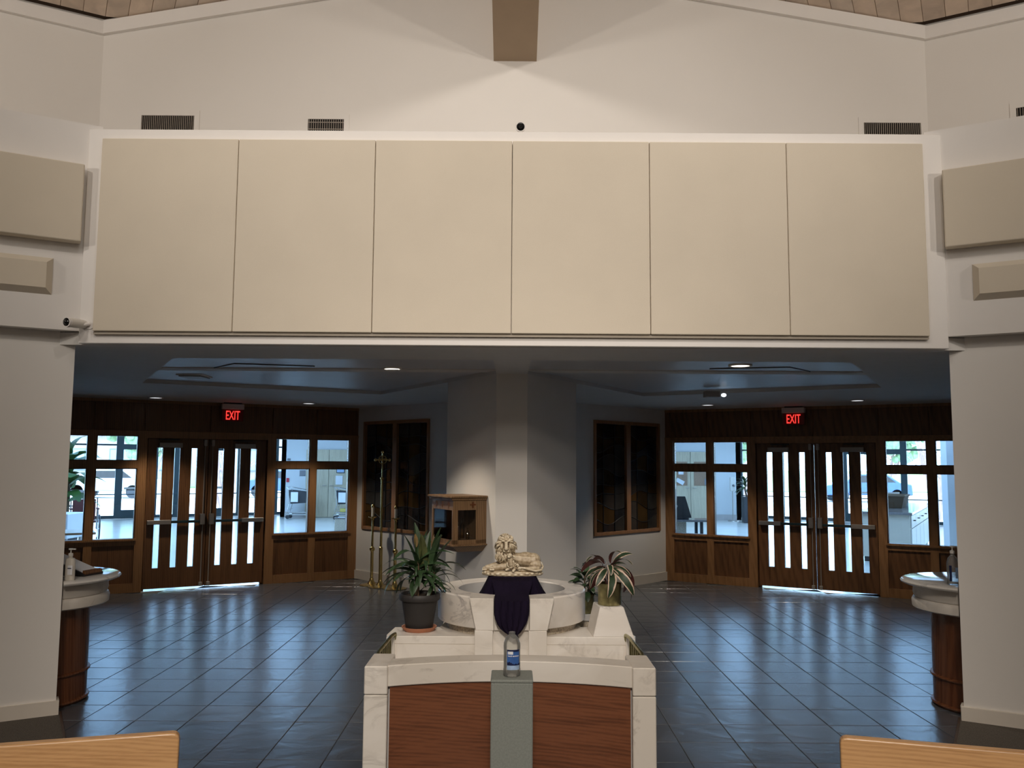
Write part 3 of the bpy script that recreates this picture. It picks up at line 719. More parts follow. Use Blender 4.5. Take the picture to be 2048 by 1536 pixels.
obj('knot', MB().ell((.026, 5.915, .578), (.018, .016, .014)).tube([(.026, 5.91, .58), (.045, 5.908, .572), (.05, 5.908, .56)], [.014, .012, .008], 8), M['cloth'], drape, smooth=True)

# ------------------------------------------------------------------ lion and lamb statue: one skin grown from blobs by voxel remesh
def grown(mb, name, mat, voxel, parent=None, smooth_it=2, dz=None):
    me = mb.mesh('tmp', None); t = bpy.data.objects.new('tmp', me); C.objects.link(t)
    r = t.modifiers.new('r', 'REMESH'); r.mode = 'VOXEL'; r.voxel_size = voxel
    q = t.modifiers.new('q', 'SMOOTH'); q.iterations = smooth_it; q.factor = .5
    dg = bpy.context.evaluated_depsgraph_get(); out = bpy.data.meshes.new_from_object(t.evaluated_get(dg)); bpy.data.objects.remove(t)
    out.materials.clear(); out.materials.append(mat); out.shade_smooth(); out.name = name
    return obj(name, out, None, parent)
kx = .000594
def LP(cx, cy, d=0): return (.012 + (cx-790)*kx, 6.45 - d, .921 + (690-cy)*kx)
st = thing('lion_statue', 'antiqued cream statue of a lying lion with a lamb, on the purple cloth', 'statue', (.012, 6.45, .918))
q = MB(); q.lathe((.012, 6.45, .918), [(.0001, 0), (.222, 0), (.228, .012), (.222, .03), (.19, .038), (.0001, .038)], 40, sy=.5)
for k in range(30):
    t = 2*PI*k/30; q.ell((.012+.212*math.cos(t), 6.45+.104*math.sin(t), .935+random.uniform(-.006, .006)), (.02, .016, .012))
obj('plinth', grown(q, 'plinth', M['lion'], .004).data, None, st) if False else None
o_ = grown(q, 'plinth', M['lion'], .004, st)
q = MB()
def cap(a, b, ra, rb, n=6):
    pts = [Vector(a).lerp(Vector(b), i/n) for i in range(n+1)]
    q.tube(pts, [ra+(rb-ra)*i/n for i in range(n+1)], 12); q.ell(a, ra); q.ell(b, rb)
# trunk, haunch, shoulders
cap(LP(700, 500, .0), LP(850, 505, -.01), .052, .050); cap(LP(850, 505, -.01), LP(1030, 520, -.005), .050, .058)
q.ell(LP(1050, 520, .0), (.060, .055, .060)); q.ell(LP(1075, 560, .028), (.052, .04, .040)); q.ell(LP(960, 470, -.01), (.07, .045, .035))
cap(LP(1100, 600, .045), LP(985, 612, .07), .024, .018); q.ell(LP(915, 615, .085), (.022, .018, .013)); cap(LP(985, 612, .07), LP(915, 615, .085), .018, .015)
# fore legs reaching left
cap(LP(700, 580, .05), LP(560, 598, .065), .026, .021); q.ell(LP(540, 604, .068), (.026, .022, .017))
cap(LP(640, 560, .0), LP(470, 604, .02), .026, .020); q.ell(LP(447, 612, .022), (.024, .020, .014))
for dx in (-12, 0, 12): q.ell((LP(535+dx*1.6, 617, .088)), .0085); q.ell((LP(440+dx*1.6, 624, .040)), .008)
# neck, head
cap(LP(690, 480, .01), LP(700, 340, .035), .060, .050)
q.ell(LP(708, 312, .062), (.042, .036, .054)); q.ell(LP(712, 372, .086), (.029, .028, .024))
q.tube([LP(709, 270, .098), LP(711, 320, .105), LP(713, 362, .112)], [.014, .0145, .018], 10); q.ell(LP(713, 362, .119), (.013, .008, .008))
q.ell(LP(712, 402, .085), (.016, .016, .012))
for s_ in (-1, 1):
    q.ell(LP(708+s_*34, 262, .094), (.015, .010, .008)); q.ell(LP(712+s_*22, 386, .100), (.012, .012, .010)); q.ell(LP(708+s_*48, 330, .078), (.014, .016, .026))
    q.ell(LP(708+s_*72, 235, .045), (.014, .010, .016))
body = grown(q, 'lion_body', M['lion'], .0028, st, 12)
# eyes and nostril hollows
e = MB()
for s_ in (-1, 1): e.ell(LP(709+s_*30, 292, .099), (.0055, .004, .0042), 10, 6)
obj('eye', e, M['stem'], body, smooth=True)
q = MB(); rnd = random.Random(3)
for k in range(84):       # mane locks radiating off the face, then falling
    ph = PI*(-.86 + 1.72*((k*.618) % 1)); lay = k % 3; d0 = (.062, .045, .022)[lay]; ln = rnd.uniform(52, 80) + 10*lay; x = 706+44*math.sin(ph); y = 305-62*math.cos(ph)
    pts = []; ang = ph; wob = rnd.uniform(0, 6); nn = 9
    for i in range(nn):
        u = i/(nn-1); pts.append(LP(x + 5*math.sin(u*8+wob), y, d0 + .016*math.sin(u*PI) - .022*u))
        dx, dy = math.sin(ang), -math.cos(ang); g = u*1.5; nx_, ny_ = dx*(1-.45*u), dy+g; nl_ = math.hypot(nx_, ny_); st_ = ln*(1.7 if abs(ph) > 1.2 else 1)/nn
        x += nx_/nl_*st_; y += ny_/nl_*st_
    q.tube(pts, [.006, .0085, .0095, .0098, .0095, .0085, .007, .005, .0022], 7)
for k in range(20):       # long wavy strands down the left side of the chest
    x = rnd.uniform(585, 665); y = rnd.uniform(330, 420); pts = [LP(x + 12*math.sin(i*.9+k) + i*3, y + i*17, .045+.012*math.sin(i*.5+k)+.002*i) for i in range(8)]
    q.tube(pts, [.006, .0095, .0105, .011, .0105, .009, .0065, .003], 7)
for k in range(26):       # chest ruff under the chin
    x0 = rnd.uniform(600, 760); y0 = rnd.uniform(400, 440); pts = [LP(x0 + 9*math.sin(i*1.3+k), y0 + i*16, .075+.010*math.sin(i*.6)-.002*i) for i in range(7)]
    q.tube(pts, [.006, .0095, .011, .011, .010, .007, .003], 7)
q.ell(LP(695, 300, -.005), (.062, .045, .072)); q.ell(LP(680, 420, .02), (.062, .045, .066))
grown(q, 'mane', M['lion'], .0026, st, 1)
q = MB()
q.tube([LP(1150, 540, -.01), LP(1172, 590, .02), LP(1150, 622, .06), LP(1080, 628, .09), LP(1010, 612, .10), LP(940, 590, .105), (LP(890, 588, .108))], [.008, .008, .0085, .0085, .0085, .009, .006], 8)
q.ell(LP(880, 592, .108), (.016, .010, .009))
grown(q, 'tail', M['lion'], .003, st, 1)
q = MB()
q.ell(LP(800, 575, .085), (.048, .03, .030)); cap(LP(770, 545, .095), LP(762, 465, .10), .028, .020); q.ell(LP(757, 440, .108), (.019, .021, .019)); q.ell(LP(745, 452, .124), (.011, .012, .010))
q.tube([LP(778, 440, .105), LP(812, 452, .10), LP(830, 468, .10)], [.006, .0075, .004], 8); q.tube([LP(738, 436, .10), LP(724, 448, .095)], [.006, .004], 8)
cap(LP(760, 590, .10), LP(715, 612, .112), .012, .009); cap(LP(815, 600, .10), LP(800, 625, .118), .013, .010); cap(LP(850, 590, .09), LP(880, 612, .10), .014, .010)
for k in range(60):
    a, b = rnd.uniform(0, 2*PI), rnd.uniform(0, PI/2)
    if k % 2: q.ell(LP(765+40*math.cos(a), 530+52*math.sin(a), .112), .0075, 8, 5)
    else: q.ell(LP(805+70*math.cos(a)*math.sin(b), 575-40*math.cos(b), .110), .0075, 8, 5)
grown(q, 'lamb', M['lion'], .0026, st, 1)

# ------------------------------------------------------------------ green post and sanitiser bottle
po = thing('post', 'square sage green painted post in front of the font wall', 'post', (.01, 4.095, 0))
obj('shaft', MB().box(-.088, .105, 4.0, 4.19, 0, .745), M['post'], po, bevel=.004)
obj('cap', MB().box(-.089, .106, 3.999, 4.191, .745, .76), M['post'], po, bevel=.004)
bt = thing('sanitizer_bottle', 'clear plastic bottle with a blue label standing on the green post', 'bottle', (.008, 4.08, .76))
bc = (.008, 4.08, .7605)
obj('bottle_body', MB().lathe(bc, [(.0001, .001), (.034, .001), (.0395, .008), (.0405, .03), (.039, .036), (.0385, .12), (.0395, .135), (.0385, .150), (.030, .172), (.020, .184), (.0145, .188), (.0145, .200), (.0001, .200)], 32), M['bottle'], bt, smooth=True)
obj('gel', MB().lathe(bc, [(.0001, .004), (.033, .004), (.037, .012), (.0365, .14), (.030, .160), (.0001, .160)], 24), M['gel'], bt, smooth=True)
def arc_sheet(c, r, a0, a1, z0, z1, n=12):
    q = MB(); vs = []
    for i in range(n+1):
        a = a0+(a1-a0)*i/n; vs += [(c[0]+r*math.cos(a), c[1]+r*math.sin(a), c[2]+z0), (c[0]+r*math.cos(a), c[1]+r*math.sin(a), c[2]+z1), (c[0]+(r-.0006)*math.cos(a), c[1]+(r-.0006)*math.sin(a), c[2]+z0), (c[0]+(r-.0006)*math.cos(a), c[1]+(r-.0006)*math.sin(a), c[2]+z1)]
    fs = []
    for i in range(n): a = 4*i; fs += [(a, a+4, a+5, a+1), (a+2, a+3, a+7, a+6), (a+1, a+5, a+7, a+3), (a, a+2, a+6, a+4)]
    fs += [(0, 1, 3, 2), (4*n, 4*n+2, 4*n+3, 4*n+1)]
    return q.add(vs, fs)
A0, A1 = -PI/2-.62, -PI/2+1.0
lb = obj('label', arc_sheet(bc, .0397, A0, A1, .034, .125), M['label'], bt)
obj('label_sky', arc_sheet(bc, .0401, A0+.02, A1-.02, .034, .056), M['labelgrey'], lb)
obj('label_band', arc_sheet(bc, .0401, A0, A1, .116, .125), M['labeldark'], lb)
obj('label_badge', arc_sheet(bc, .0403, A0+.12, A0+.75, .104, .1175), M['labelwhite'], lb)
q = MB()
for i in range(9):
    a = A0+.04+(A1-A0-.08)*i/8; h = [.068, .071, .067, .063, .060, .0625, .059, .062, .064][i]
    q.add(arc_sheet(bc, .0403, a, a+(A1-A0-.08)/8*.98, .054, h, 1).v, arc_sheet(bc, .0403, a, a+.1, .054, h, 1).f)
obj('label_hills', q, M['labeldark'], lb)
TT = lambda a, n, z: (bc[0]+(.0404+n)*math.cos(-PI/2+.2+a/.0404), bc[1]+(.0404+n)*math.sin(-PI/2+.2+a/.0404), bc[2]+.094+z)
text('lettering', 'hand sanitizer', .0098, TT, M['labelwhite'], lb, .0004, .0002)

# ------------------------------------------------------------------ plants
def leaf_mesh(name, L, Wd, droop, curl, mat, n=10, tipw=.0, fold=.25):
    """strap or oval leaf growing along +x, arching down by `droop`"""
    q = MB(); vs = []; across = []
    for i in range(n+1):
        u = i/n; ang = curl - droop*u
        if i == 0: x = z = 0.0
        else: x += L/n*math.cos(ang); z += L/n*math.sin(ang)
        w = Wd*(math.sin(PI*min(1, u*.93+.05))**.75)*(1-.3*u) if tipw == 0 else Wd*math.sin(PI*(u*.96+.02))**.6
        for k, a in enumerate((-1, -.5, 0, .5, 1)):
            vs.append((x, a*w, z + abs(a)*w*fold)); across.append(abs(a))
    fs = [(i*5+k, (i+1)*5+k, (i+1)*5+k+1, i*5+k+1) for i in range(n) for k in range(4)]
    q.add(vs, fs); me = q.mesh(name, mat, smooth=True, raw=True)
    at = me.attributes.new('across', 'FLOAT', 'POINT')
    for i, a in enumerate(across): at.data[i].value = a
    return me
def place_leaf(me, parent, base, az, el=0, roll=0, sc=1, name='leaf'):
    o = bpy.data.objects.new(name, me); C.objects.link(o); o.parent = parent
    o.matrix_parent_inverse = Matrix.Translation(-WLOC[parent.name])
    o.matrix_basis = Matrix.Translation(base) @ Matrix.Rotation(az, 4, 'Z') @ Matrix.Rotation(-el, 4, 'Y') @ Matrix.Rotation(roll, 4, 'X') @ Matrix.Diagonal((sc, sc, sc, 1))
    return o
px, py = -.655, 6.235
pp = thing('potted_plant', 'strap-leaved plant in a black plastic pot at the left of the font', 'plant', (px, py, .55))
obj('saucer', MB().lathe((px, py, .551), [(.0001, 0), (.105, 0), (.124, .022), (.126, .030), (.118, .030), (.105, .010), (.0001, .010)], 32), M['terracotta'], pp, smooth=True)
pt = obj('pot', MB().lathe((px, py, .562), [(.0001, 0), (.092, 0), (.097, .01), (.128, .20), (.143, .205), (.148, .215), (.148, .238), (.142, .250), (.134, .250), (.128, .235), (.128, .225), (.0001, .225)], 40), M['blackpot'], pp, smooth=True)
obj('soil', MB().lathe((px, py, .79), [(.0001, .004), (.127, .0), (.127, -.01), (.0001, -.01)], 24), M['soil'], pp)
strap = [leaf_mesh('leaf', .33, .027, 1.9, .55, M['leaf']), leaf_mesh('leaf', .29, .023, 1.5, .45, M['leaf']), leaf_mesh('leaf', .24, .020, 1.9, .35, M['leaf']), leaf_mesh('leaf', .30, .028, .9, .25, M['leaf'])]
big = [leaf_mesh('leaf', .34, .046, .35, .2, M['leaf'], fold=.5), leaf_mesh('leaf', .30, .042, .30, .15, M['leaf2'], fold=.6)]
rp = random.Random(11)
for (sx_, sy_, h, nl, sc) in ((-.01, -.02, .20, 22, 1.0), (.075, .02, .13, 17, .78), (-.03, .05, .16, 12, .9)):
    b = (px+sx_, py+sy_, .79); tp = (px+sx_*1.3, py+sy_, .79+h)
    sm2 = obj('stem', MB().tube([b, ((b[0]+tp[0])/2+.004, b[1], .79+h*.5), tp, (tp[0], tp[1], tp[2]+.08)], [.009, .008, .010, .004], 8), M['stem'], pp, smooth=True)
    for k in range(nl):
        az = k*2.4 + rp.uniform(-.3, .3); u = k/nl
        place_leaf(strap[k % 4], pp, (tp[0], tp[1], tp[2]-.07+.12*u), az, -.25+.85*u+rp.uniform(-.1, .15), rp.uniform(-.5, .5), sc*rp.uniform(.85, 1.1))
for az, el, i, sc, bx_ in ((2.4, 1.45, 0, 1.05, -.02), (.4, 1.38, 0, .9, .0), (1.3, 1.2, 0, .9, .03), (-.3, 1.25, 1, .95, .07), (3.4, 1.2, 0, .85, -.02), (.1, 1.0, 0, .85, .08), (4.6, 1.35, 1, .95, .02), (5.4, 1.15, 0, .9, .08), (5.9, 1.4, 0, .98, .10)):
    place_leaf(big[i], pp, (px+bx_, py, .96), az, el, 0, sc)
for x_, h in ((-.03, .20), (.085, .19), (.10, .15)):
    place_leaf(leaf_mesh('leaf', .10, .02, .3, .1, M['leafdry']), pp, (px+x_, py-.02, 1.02+h*.6), 5.0+x_*20, 1.45, 0, 1)
# variegated plant in the brass cachepot
bx0, by0 = .705, 6.165
p2 = thing('potted_plant', 'pink and green variegated plant in a brass pot on the tapered marble block', 'plant', (bx0, by0, .752))
obj('pot', MB().lathe((bx0, by0, .753), [(.0001, 0), (.082, 0), (.084, .003), (.084, .150), (.081, .150), (.080, .13), (.0001, .13)], 36), M['agedbrass'], p2, smooth=True)
obj('soil', MB().lathe((bx0, by0, .885), [(.0001, .003), (.079, 0), (.079, -.008), (.0001, -.008)], 20), M['soil'], p2)
for k in range(16):
    a = k*2.4; r = .05*(k/16)**.5; tp = (bx0+math.cos(a)*(r+.03), by0+math.sin(a)*(r+.02), 1.0+.03*math.sin(k))
    obj('petiole', MB().tube([(bx0+r*.4*math.cos(a), by0+r*.4*math.sin(a), .88), tp], [.004, .0025], 5), M['leafred'], p2)
tr = [leaf_mesh('leaf', .25, .032, 1.7, .6, M['trio'], tipw=1, fold=.12), leaf_mesh('leaf', .21, .030, 1.3, .45, M['trio'], tipw=1, fold=.2), leaf_mesh('leaf', .27, .031, 2.1, .75, M['trio'], tipw=1, fold=.08)]
for k in range(24):
    az = k*2.4 + rp.uniform(-.4, .4); u = (k+.5)/24; h = .985+.06*u
    place_leaf(tr[k % 3], p2, (bx0-.01+.035*math.cos(az), by0+.03*math.sin(az), h), az, -.55+1.5*u*u+rp.uniform(-.15, .15), rp.uniform(-.9, .9), (1.05-.4*u)*rp.uniform(.75, 1.15))
# second brass pot behind, on a stone stand
sx0, sy0 = .575, 6.72
sd = thing('plant_stand', 'low grey stone stand just behind the font basin at right', 'stand', (sx0, sy0, 0))
obj('slab', MB().box(sx0-.10, sx0+.09, sy0-.09, sy0+.10, .55, .60), M['basin'], sd, bevel=.004); obj('body', MB().box(sx0-.085, sx0+.075, sy0-.075, sy0+.085, 0, .55), M['granite'], sd)
p3 = thing('potted_plant', 'dark leafy plant in a brass pot behind the variegated plant', 'plant', (sx0, sy0, .60))
obj('pot', MB().lathe((sx0, sy0, .601), [(.0001, 0), (.072, 0), (.074, .003), (.074, .14), (.071, .14), (.07, .12), (.0001, .12)], 30), M['agedbrass'], p3, smooth=True)
obj('soil', MB().lathe((sx0, sy0, .722), [(.0001, .003), (.069, 0), (.069, -.008), (.0001, -.008)], 16), M['soil'], p3)
obj('stem', MB().tube([(sx0, sy0, .72), (sx0, sy0, .90)], .006, 6).tube([(sx0+.02, sy0, .72), (sx0+.04, sy0, .88)], .005, 6), M['stem'], p3)
dk = [leaf_mesh('leaf', .13, .028, 1.2, .4, M['leaf'], tipw=1), leaf_mesh('leaf', .11, .022, .8, .2, M['leaf'], tipw=1)]
for k in range(34):
    az = k*2.4; u = k/34
    place_leaf(dk[k % 2], p3, (sx0+.02*math.cos(az), sy0+.02*math.sin(az), .75+.16*u), az, -.3+1.0*u, rp.uniform(-.5, .5), rp.uniform(.8, 1.1))

# ------------------------------------------------------------------ half-round marble counters beside the wing walls
def counter(sx, label):
    cx, cy = sx*3.47, 6.40
    t = thing('welcome_counter', label, 'counter', (cx, cy, 0))
    P_ = lambda prof, m_, nm_, seg=56, **k: obj(nm_, MB().lathe((cx, cy, 0), prof, seg), m_, t, smooth=True, **k)
    P_([(.0001, .868), (.515, .868), (.53, .876), (.535, .886), (.528, .897), (.515, .902), (.0001, .902)], M['marbletop'], 'top')
    P_([(.0001, .775), (.445, .775), (.452, .80), (.445, .868), (.0001, .868)], M['marble'], 'upper_band')
    P_([(.0001, .69), (.442, .69), (.458, .70), (.462, .745), (.452, .765), (.435, .775), (.0001, .775)], M['marble'], 'lower_band')
    P_([(.0001, .0), (.335, .0), (.335, .69), (.0001, .69)], M['counterwood'], 'drum')
    for z in (.02, .215):
        prof = [(.334, z-.014), (.350, z-.008), (.354, z), (.350, z+.008), (.334, z+.014)]
        obj('moulding', MB().lathe((cx, cy, 0), prof, 56), M['counterwood'], t, smooth=True)
    # the marble is notched round the end of the wing wall
    G_ = frame(sx*3.13, 6.04, sx*c30, -s30, -sx*s30, -c30)
    cm = MB().box(-.006, 3, -.104, 1.5, -1, 3, G_).mesh('cut', None); co_ = bpy.data.objects.new('cut', cm); C.objects.link(co_)
    for ch in t.children:
        if ch.name.split('.')[0] in ('top', 'upper_band', 'lower_band'):
            bo_ = ch.modifiers.new('b', 'BOOLEAN'); bo_.object = co_; bo_.operation = 'DIFFERENCE'; bo_.solver = 'EXACT'
            me_ = bpy.data.meshes.new_from_object(ch.evaluated_get(bpy.context.evaluated_depsgraph_get()))
            ch.modifiers.clear(); me_.shade_smooth(); me_.set_sharp_from_angle(angle=math.radians(35)); ch.data = me_
    bpy.data.objects.remove(co_)
    return t
counter(-1, 'half-round marble-topped counter behind the left wall edge'); counter(1, 'half-round marble-topped counter behind the right wall edge')
# soap pump and book rest on the left counter
def pump(c, label, kind):
    t = thing('pump_bottle', label, 'bottle', c)
    x, y, z = c
    if kind == 'soap':
        obj('body', MB().lathe((x, y, z+.001), [(.0001, 0), (.033, 0), (.035, .006), (.035, .135), (.030, .150), (.014, .156), (.014, .168), (.0001, .168)], 28, sx=1.0, sy=.75), M['foam'], t, smooth=True)
        lb_ = obj('label', MB().box(x-.004, x+.030, y-.0275, y-.0262, z+.04, z+.105), M['paper'], t)
        obj('label_mark', MB().box(x-.004, x+.022, y-.0285, y-.0275, z+.082, z+.088), M['labeldark'], lb_)
    else:
        obj('body', MB().lathe((x, y, z+.001), [(.0001, 0), (.040, 0), (.044, .008), (.042, .03), (.040, .06), (.043, .12), (.043, .15), (.034, .185), (.018, .205), (.014, .210), (.014, .222), (.0001, .222)], 32, sy=.8), M['bottle'], t, smooth=True)
        obj('gel', MB().lathe((x, y, z+.001), [(.0001, .004), (.037, .004), (.040, .012), (.037, .06), (.040, .12), (.0001, .13)], 24, sy=.78), M['gel'], t, smooth=True)
        obj('label', MB().box(x-.041, x-.026, y-.035, y-.028, z+.03, z+.14), M['labeldark'], t)
        obj('label', MB().box(x+.000, x+.033, y-.036, y-.0345, z+.05, z+.125), M['labelgrey'], t)
    h = .168 if kind == 'soap' else .222
    nk = obj('collar', MB().lathe((x, y, z+h), [(.0001, 0), (.016, 0), (.016, .018), (.009, .022), (.0001, .022)], 20), M['plastic'], t, smooth=True)
    obj('pump_head', MB().tube([(x, y, z+h+.02), (x, y, z+h+.045)], .004, 8).box(x-.012, x+.012, y-.009, y+.009, z+h+.044, z+h+.054).box(x+.0, x+.034, y-.004, y+.004, z+h+.045, z+h+.053), M['plastic'], t)
    return t
pump((-3.128, 6.13, .902), 'milky white soap pump bottle on the left marble counter', 'soap')
pump((3.165, 6.18, .902), 'clear sanitiser pump bottle on the right marble counter', 'gel')
br = thing('book_rest', 'dark sloping book rest holding a white sheet on the left marble counter', 'book rest', (-3.25, 6.42, .902))
fb = lambda a, b, c_: (-3.25 + a*.95 + b*.25, 6.44 - a*.25 + b*.95, .903 + c_)
q = MB(); q.add([(-.20, -.10, 0), (.17, -.10, 0), (.17, .10, 0), (-.20, .10, 0), (-.20, -.10, .135), (.17, -.10, .016), (.17, .10, .016), (-.20, .10, .135)], [(0,3,2,1),(4,5,6,7),(0,1,5,4),(1,2,6,5),(2,3,7,6),(3,0,4,7)], fb)
obj('wedge', q, M['black'], br)
sl_ = lambda a, b, c_: fb(a, b, .016+(.17-a)*.3216 + c_)
obj('sheet', MB().box(-.19, .15, -.085, .085, .002, .006, sl_), M['paper'], br)
obj('ledge', MB().box(.15, .17, -.09, .09, -.006, .02, sl_), M['oakdark'], br)

# ------------------------------------------------------------------ bullet cameras
def bullet(c, d, label, mount):
    t = thing('security_camera', label, 'camera', c); d = Vector(d).normalized(); c = Vector(c)
    p = lambda u: tuple(c + d*u)
    obj('housing', MB().tube([p(-.09), p(-.085), p(-.02), p(.03), p(.05)], [.012, .030, .034, .034, .034], 20), M['plastic'], t, smooth=True)
    obj('hood', MB().tube([p(.05), p(.072)], [.036, .036], 20), M['white'], t, smooth=True)
    obj('lens', MB().tube([p(.072), p(.0735)], [.029, .027], 20).ell(p(.0735), (.014, .014, .014)), M['lens'], t, smooth=True)
    mm = Vector(mount)
    obj('bracket', MB().tube([p(-.03), tuple((c+mm)/2 + Vector((0,0,-.01))), tuple(mm)], [.014, .012, .014], 8), M['white'], t, smooth=True)
    f = MB().tube([tuple(mm), tuple(mm + Vector((0, .012, 0) if abs(mm.z-c.z) < .03 else (0, 0, -.012)))], .036, 20); obj('base', f, M['white'], t, smooth=True)
bullet((.05, 6.0, 4.185), (0, -1, -.30), 'white bullet camera standing on the balcony parapet at centre', (.05, 6.02, 4.142))
bullet((-3.05, 5.86, 2.70), (-.35, -1, -.05), 'white bullet camera on the left end of the balcony front', (-2.985, 5.935, 2.705))

# ------------------------------------------------------------------ ambry on the pier's left face
FA = frame(-.144, 7.83, -.5, c30, -c30, -s30)       # s along the face, n out of it
am = thing('ambry', 'carved oak wall cabinet with glazed sides holding oil bottles, on the column', 'cabinet', FA(.40, .15, 1.0))
s0, s1, n1 = .17, .63, .345
obj('crown', MB().box(s0-.03, s1+.03, .001, n1+.035, 1.425, 1.445, FA).box(s0-.015, s1+.015, .001, n1+.018, 1.405, 1.425, FA), M['ambry'], am, bevel=.004)
fz = obj('frieze', MB().box(s0, s1, .001, n1, 1.315, 1.405, FA), M['ambry'], am)
for k in range(3):
    s = s0+.10+k*.13; obj('carved_cross', MB().box(s-.008, s+.008, n1, n1+.006, 1.335, 1.39, FA).box(s-.022, s+.022, n1, n1+.006, 1.357, 1.371, FA), M['oakdark'], fz)
obj('carved_cross', MB().box(s0-.006, s0, .135, .151, 1.335, 1.39, FA).box(s0-.006, s0, .115, .171, 1.357, 1.371, FA), M['counterwood'], fz)
cb = MB()
cb.box(s0, s0+.02, .001, .11, 1.01, 1.315, FA); cb.box(s0, s0+.025, n1-.05, n1, 1.01, 1.315, FA); cb.box(s1-.025, s1, n1-.04, n1, 1.01, 1.315, FA); cb.box(s1-.02, s1, .001, n1-.04, 1.01, 1.315, FA)
cb.box(s0, s1, .001, n1, 1.0, 1.045, FA); cb.box(s0+.02, s1-.02, .001, .012, 1.045, 1.315, FA)
obj('case', cb, M['ambry'], am)
obj('pane', MB().box(s0+.006, s0+.010, .11, n1-.05, 1.045, 1.315, FA), M['glass'], am)
obj('pane', MB().box(s0+.025, s1-.025, n1-.012, n1-.008, 1.045, 1.315, FA), M['glass'], am)
q = MB(); lo_ = [FA(s0+.07, .001, .93), FA(s1-.07, .001, .93), FA(s1-.07, n1-.09, .93), FA(s0+.07, n1-.09, .93)]; hi_ = [FA(s0-.015, .001, .995), FA(s1+.015, .001, .995), FA(s1+.015, n1+.015, .995), FA(s0-.015, n1+.015, .995)]
q.add(lo_+hi_, [(0,3,2,1),(4,5,6,7),(0,1,5,4),(1,2,6,5),(2,3,7,6),(3,0,4,7)]); obj('corbel', q, M['ambry'], am); obj('sill', MB().box(s0-.02, s1+.02, .001, n1+.02, .992, 1.004, FA), M['ambry'], am)
for k, (s, n, h, r, what) in enumerate(((.24, .16, .10, .018, 'shortest oil bottle in the oak cabinet, nearest its side glass'), (.27, .24, .15, .020, 'tall clear oil bottle at the middle of the oak cabinet'), (.33, .17, .19, .021, 'tallest oil bottle at the back of the oak cabinet'), (.42, .26, .13, .02, 'oil bottle at the far end of the oak cabinet'), (.52, .22, .16, .02, 'oil bottle in the far corner of the oak cabinet'))):
    c = FA(s, n, 1.046); b = tag(obj('oil_bottle', MB().lathe(c, [(.0001, 0), (r, 0), (r, h*.6), (r*.35, h*.78), (r*.3, h*.95), (r*.45, h), (.0001, h)], 16), M['oil'], smooth=True), what, 'bottle', 'oil bottles in the oak cabinet')

# ------------------------------------------------------------------ brass processional stands
def brass_stand(x, y, label, kind):
    t = thing('candlestick' if kind == 'candle' else 'processional_cross', label, 'candlestick' if kind == 'candle' else 'cross', (x, y, 0))
    H = 1.0 if kind == 'candle' else 1.62
    ba = MB().lathe((x, y, .001), [(.0001, 0), (.165, 0), (.168, .008), (.14, .016), (.06, .025), (.035, .06), (.026, .10), (.0001, .10)], 36)
    obj('base', ba, M['brass'], t, smooth=True)
    pr = [(.0001, .09), (.020, .09), (.020, .50), (.016, .505)]
    if kind == 'candle': pr = [(.0001, .09), (.022, .09), (.022, .48), (.034, .49), (.038, .51), (.034, .53), (.020, .54), (.016, .55), (.016, .92), (.024, .93), (.024, .95), (.0001, .95)]
    else: pr = [(.0001, .09), (.026, .09), (.026, .55), (.018, .56), (.018, 1.50), (.030, 1.51), (.030, 1.53), (.0001, 1.54)]
    obj('shaft', MB().lathe((x, y, 0), pr, 20), M['brass'], t, smooth=True)
    if kind == 'candle':
        obj('drip_pan', MB().lathe((x, y, .945), [(.0001, 0), (.02, 0), (.06, .018), (.062, .026), (.02, .012), (.0001, .012)], 24), M['brass'], t, smooth=True)
        obj('candle', MB().lathe((x, y, .95), [(.0001, 0), (.023, 0), (.023, .165), (.012, .168), (.012, .19), (.0001, .195)], 16), M['candle'], t, smooth=True)
        obj('follower', MB().lathe((x, y, 1.10), [(.024, 0), (.026, .004), (.026, .02), (.018, .04), (.010, .045)], 16), M['brass'], t, smooth=True)
    else:
        c = MB().tube([(x, y, 1.53), (x, y, 1.88)], [.012, .012], 8).tube([(x-.09, y, 1.78), (x+.09, y, 1.78)], [.012, .012], 8)
        for a, b in ((-.10, 1.78), (.10, 1.78), (0, 1.89)): c.ell((x+a, y, b), (.022, .012, .022))
        hd = obj('cross_head', c, M['brass'], t, smooth=True)
        tor = MB(); 
        tor.tube([(x+.055*math.cos(2*PI*k/24), y, 1.78+.055*math.sin(2*PI*k/24)) for k in range(25)], .007, 6)
        obj('halo_ring', tor, M['brass'], hd, smooth=True)
        obj('figure', MB().ell((x, y-.02, 1.815), (.012, .012, .014)).ell((x, y-.018, 1.775), (.014, .010, .03)).tube([(x-.055, y-.018, 1.80), (x, y-.02, 1.79), (x+.055, y-.018, 1.80)], .006, 6).tube([(x, y-.018, 1.75), (x, y-.018, 1.69)], .008, 6), M['brass'], hd, smooth=True)
brass_stand(-1.985, 12.33, 'left brass floor candlestick under the left leaded window', 'candle')
brass_stand(-1.835, 12.16, 'tall brass processional cross between the two floor candlesticks', 'cross')
brass_stand(-1.61, 12.0, 'right brass floor candlestick nearest the black-potted plant', 'candle')

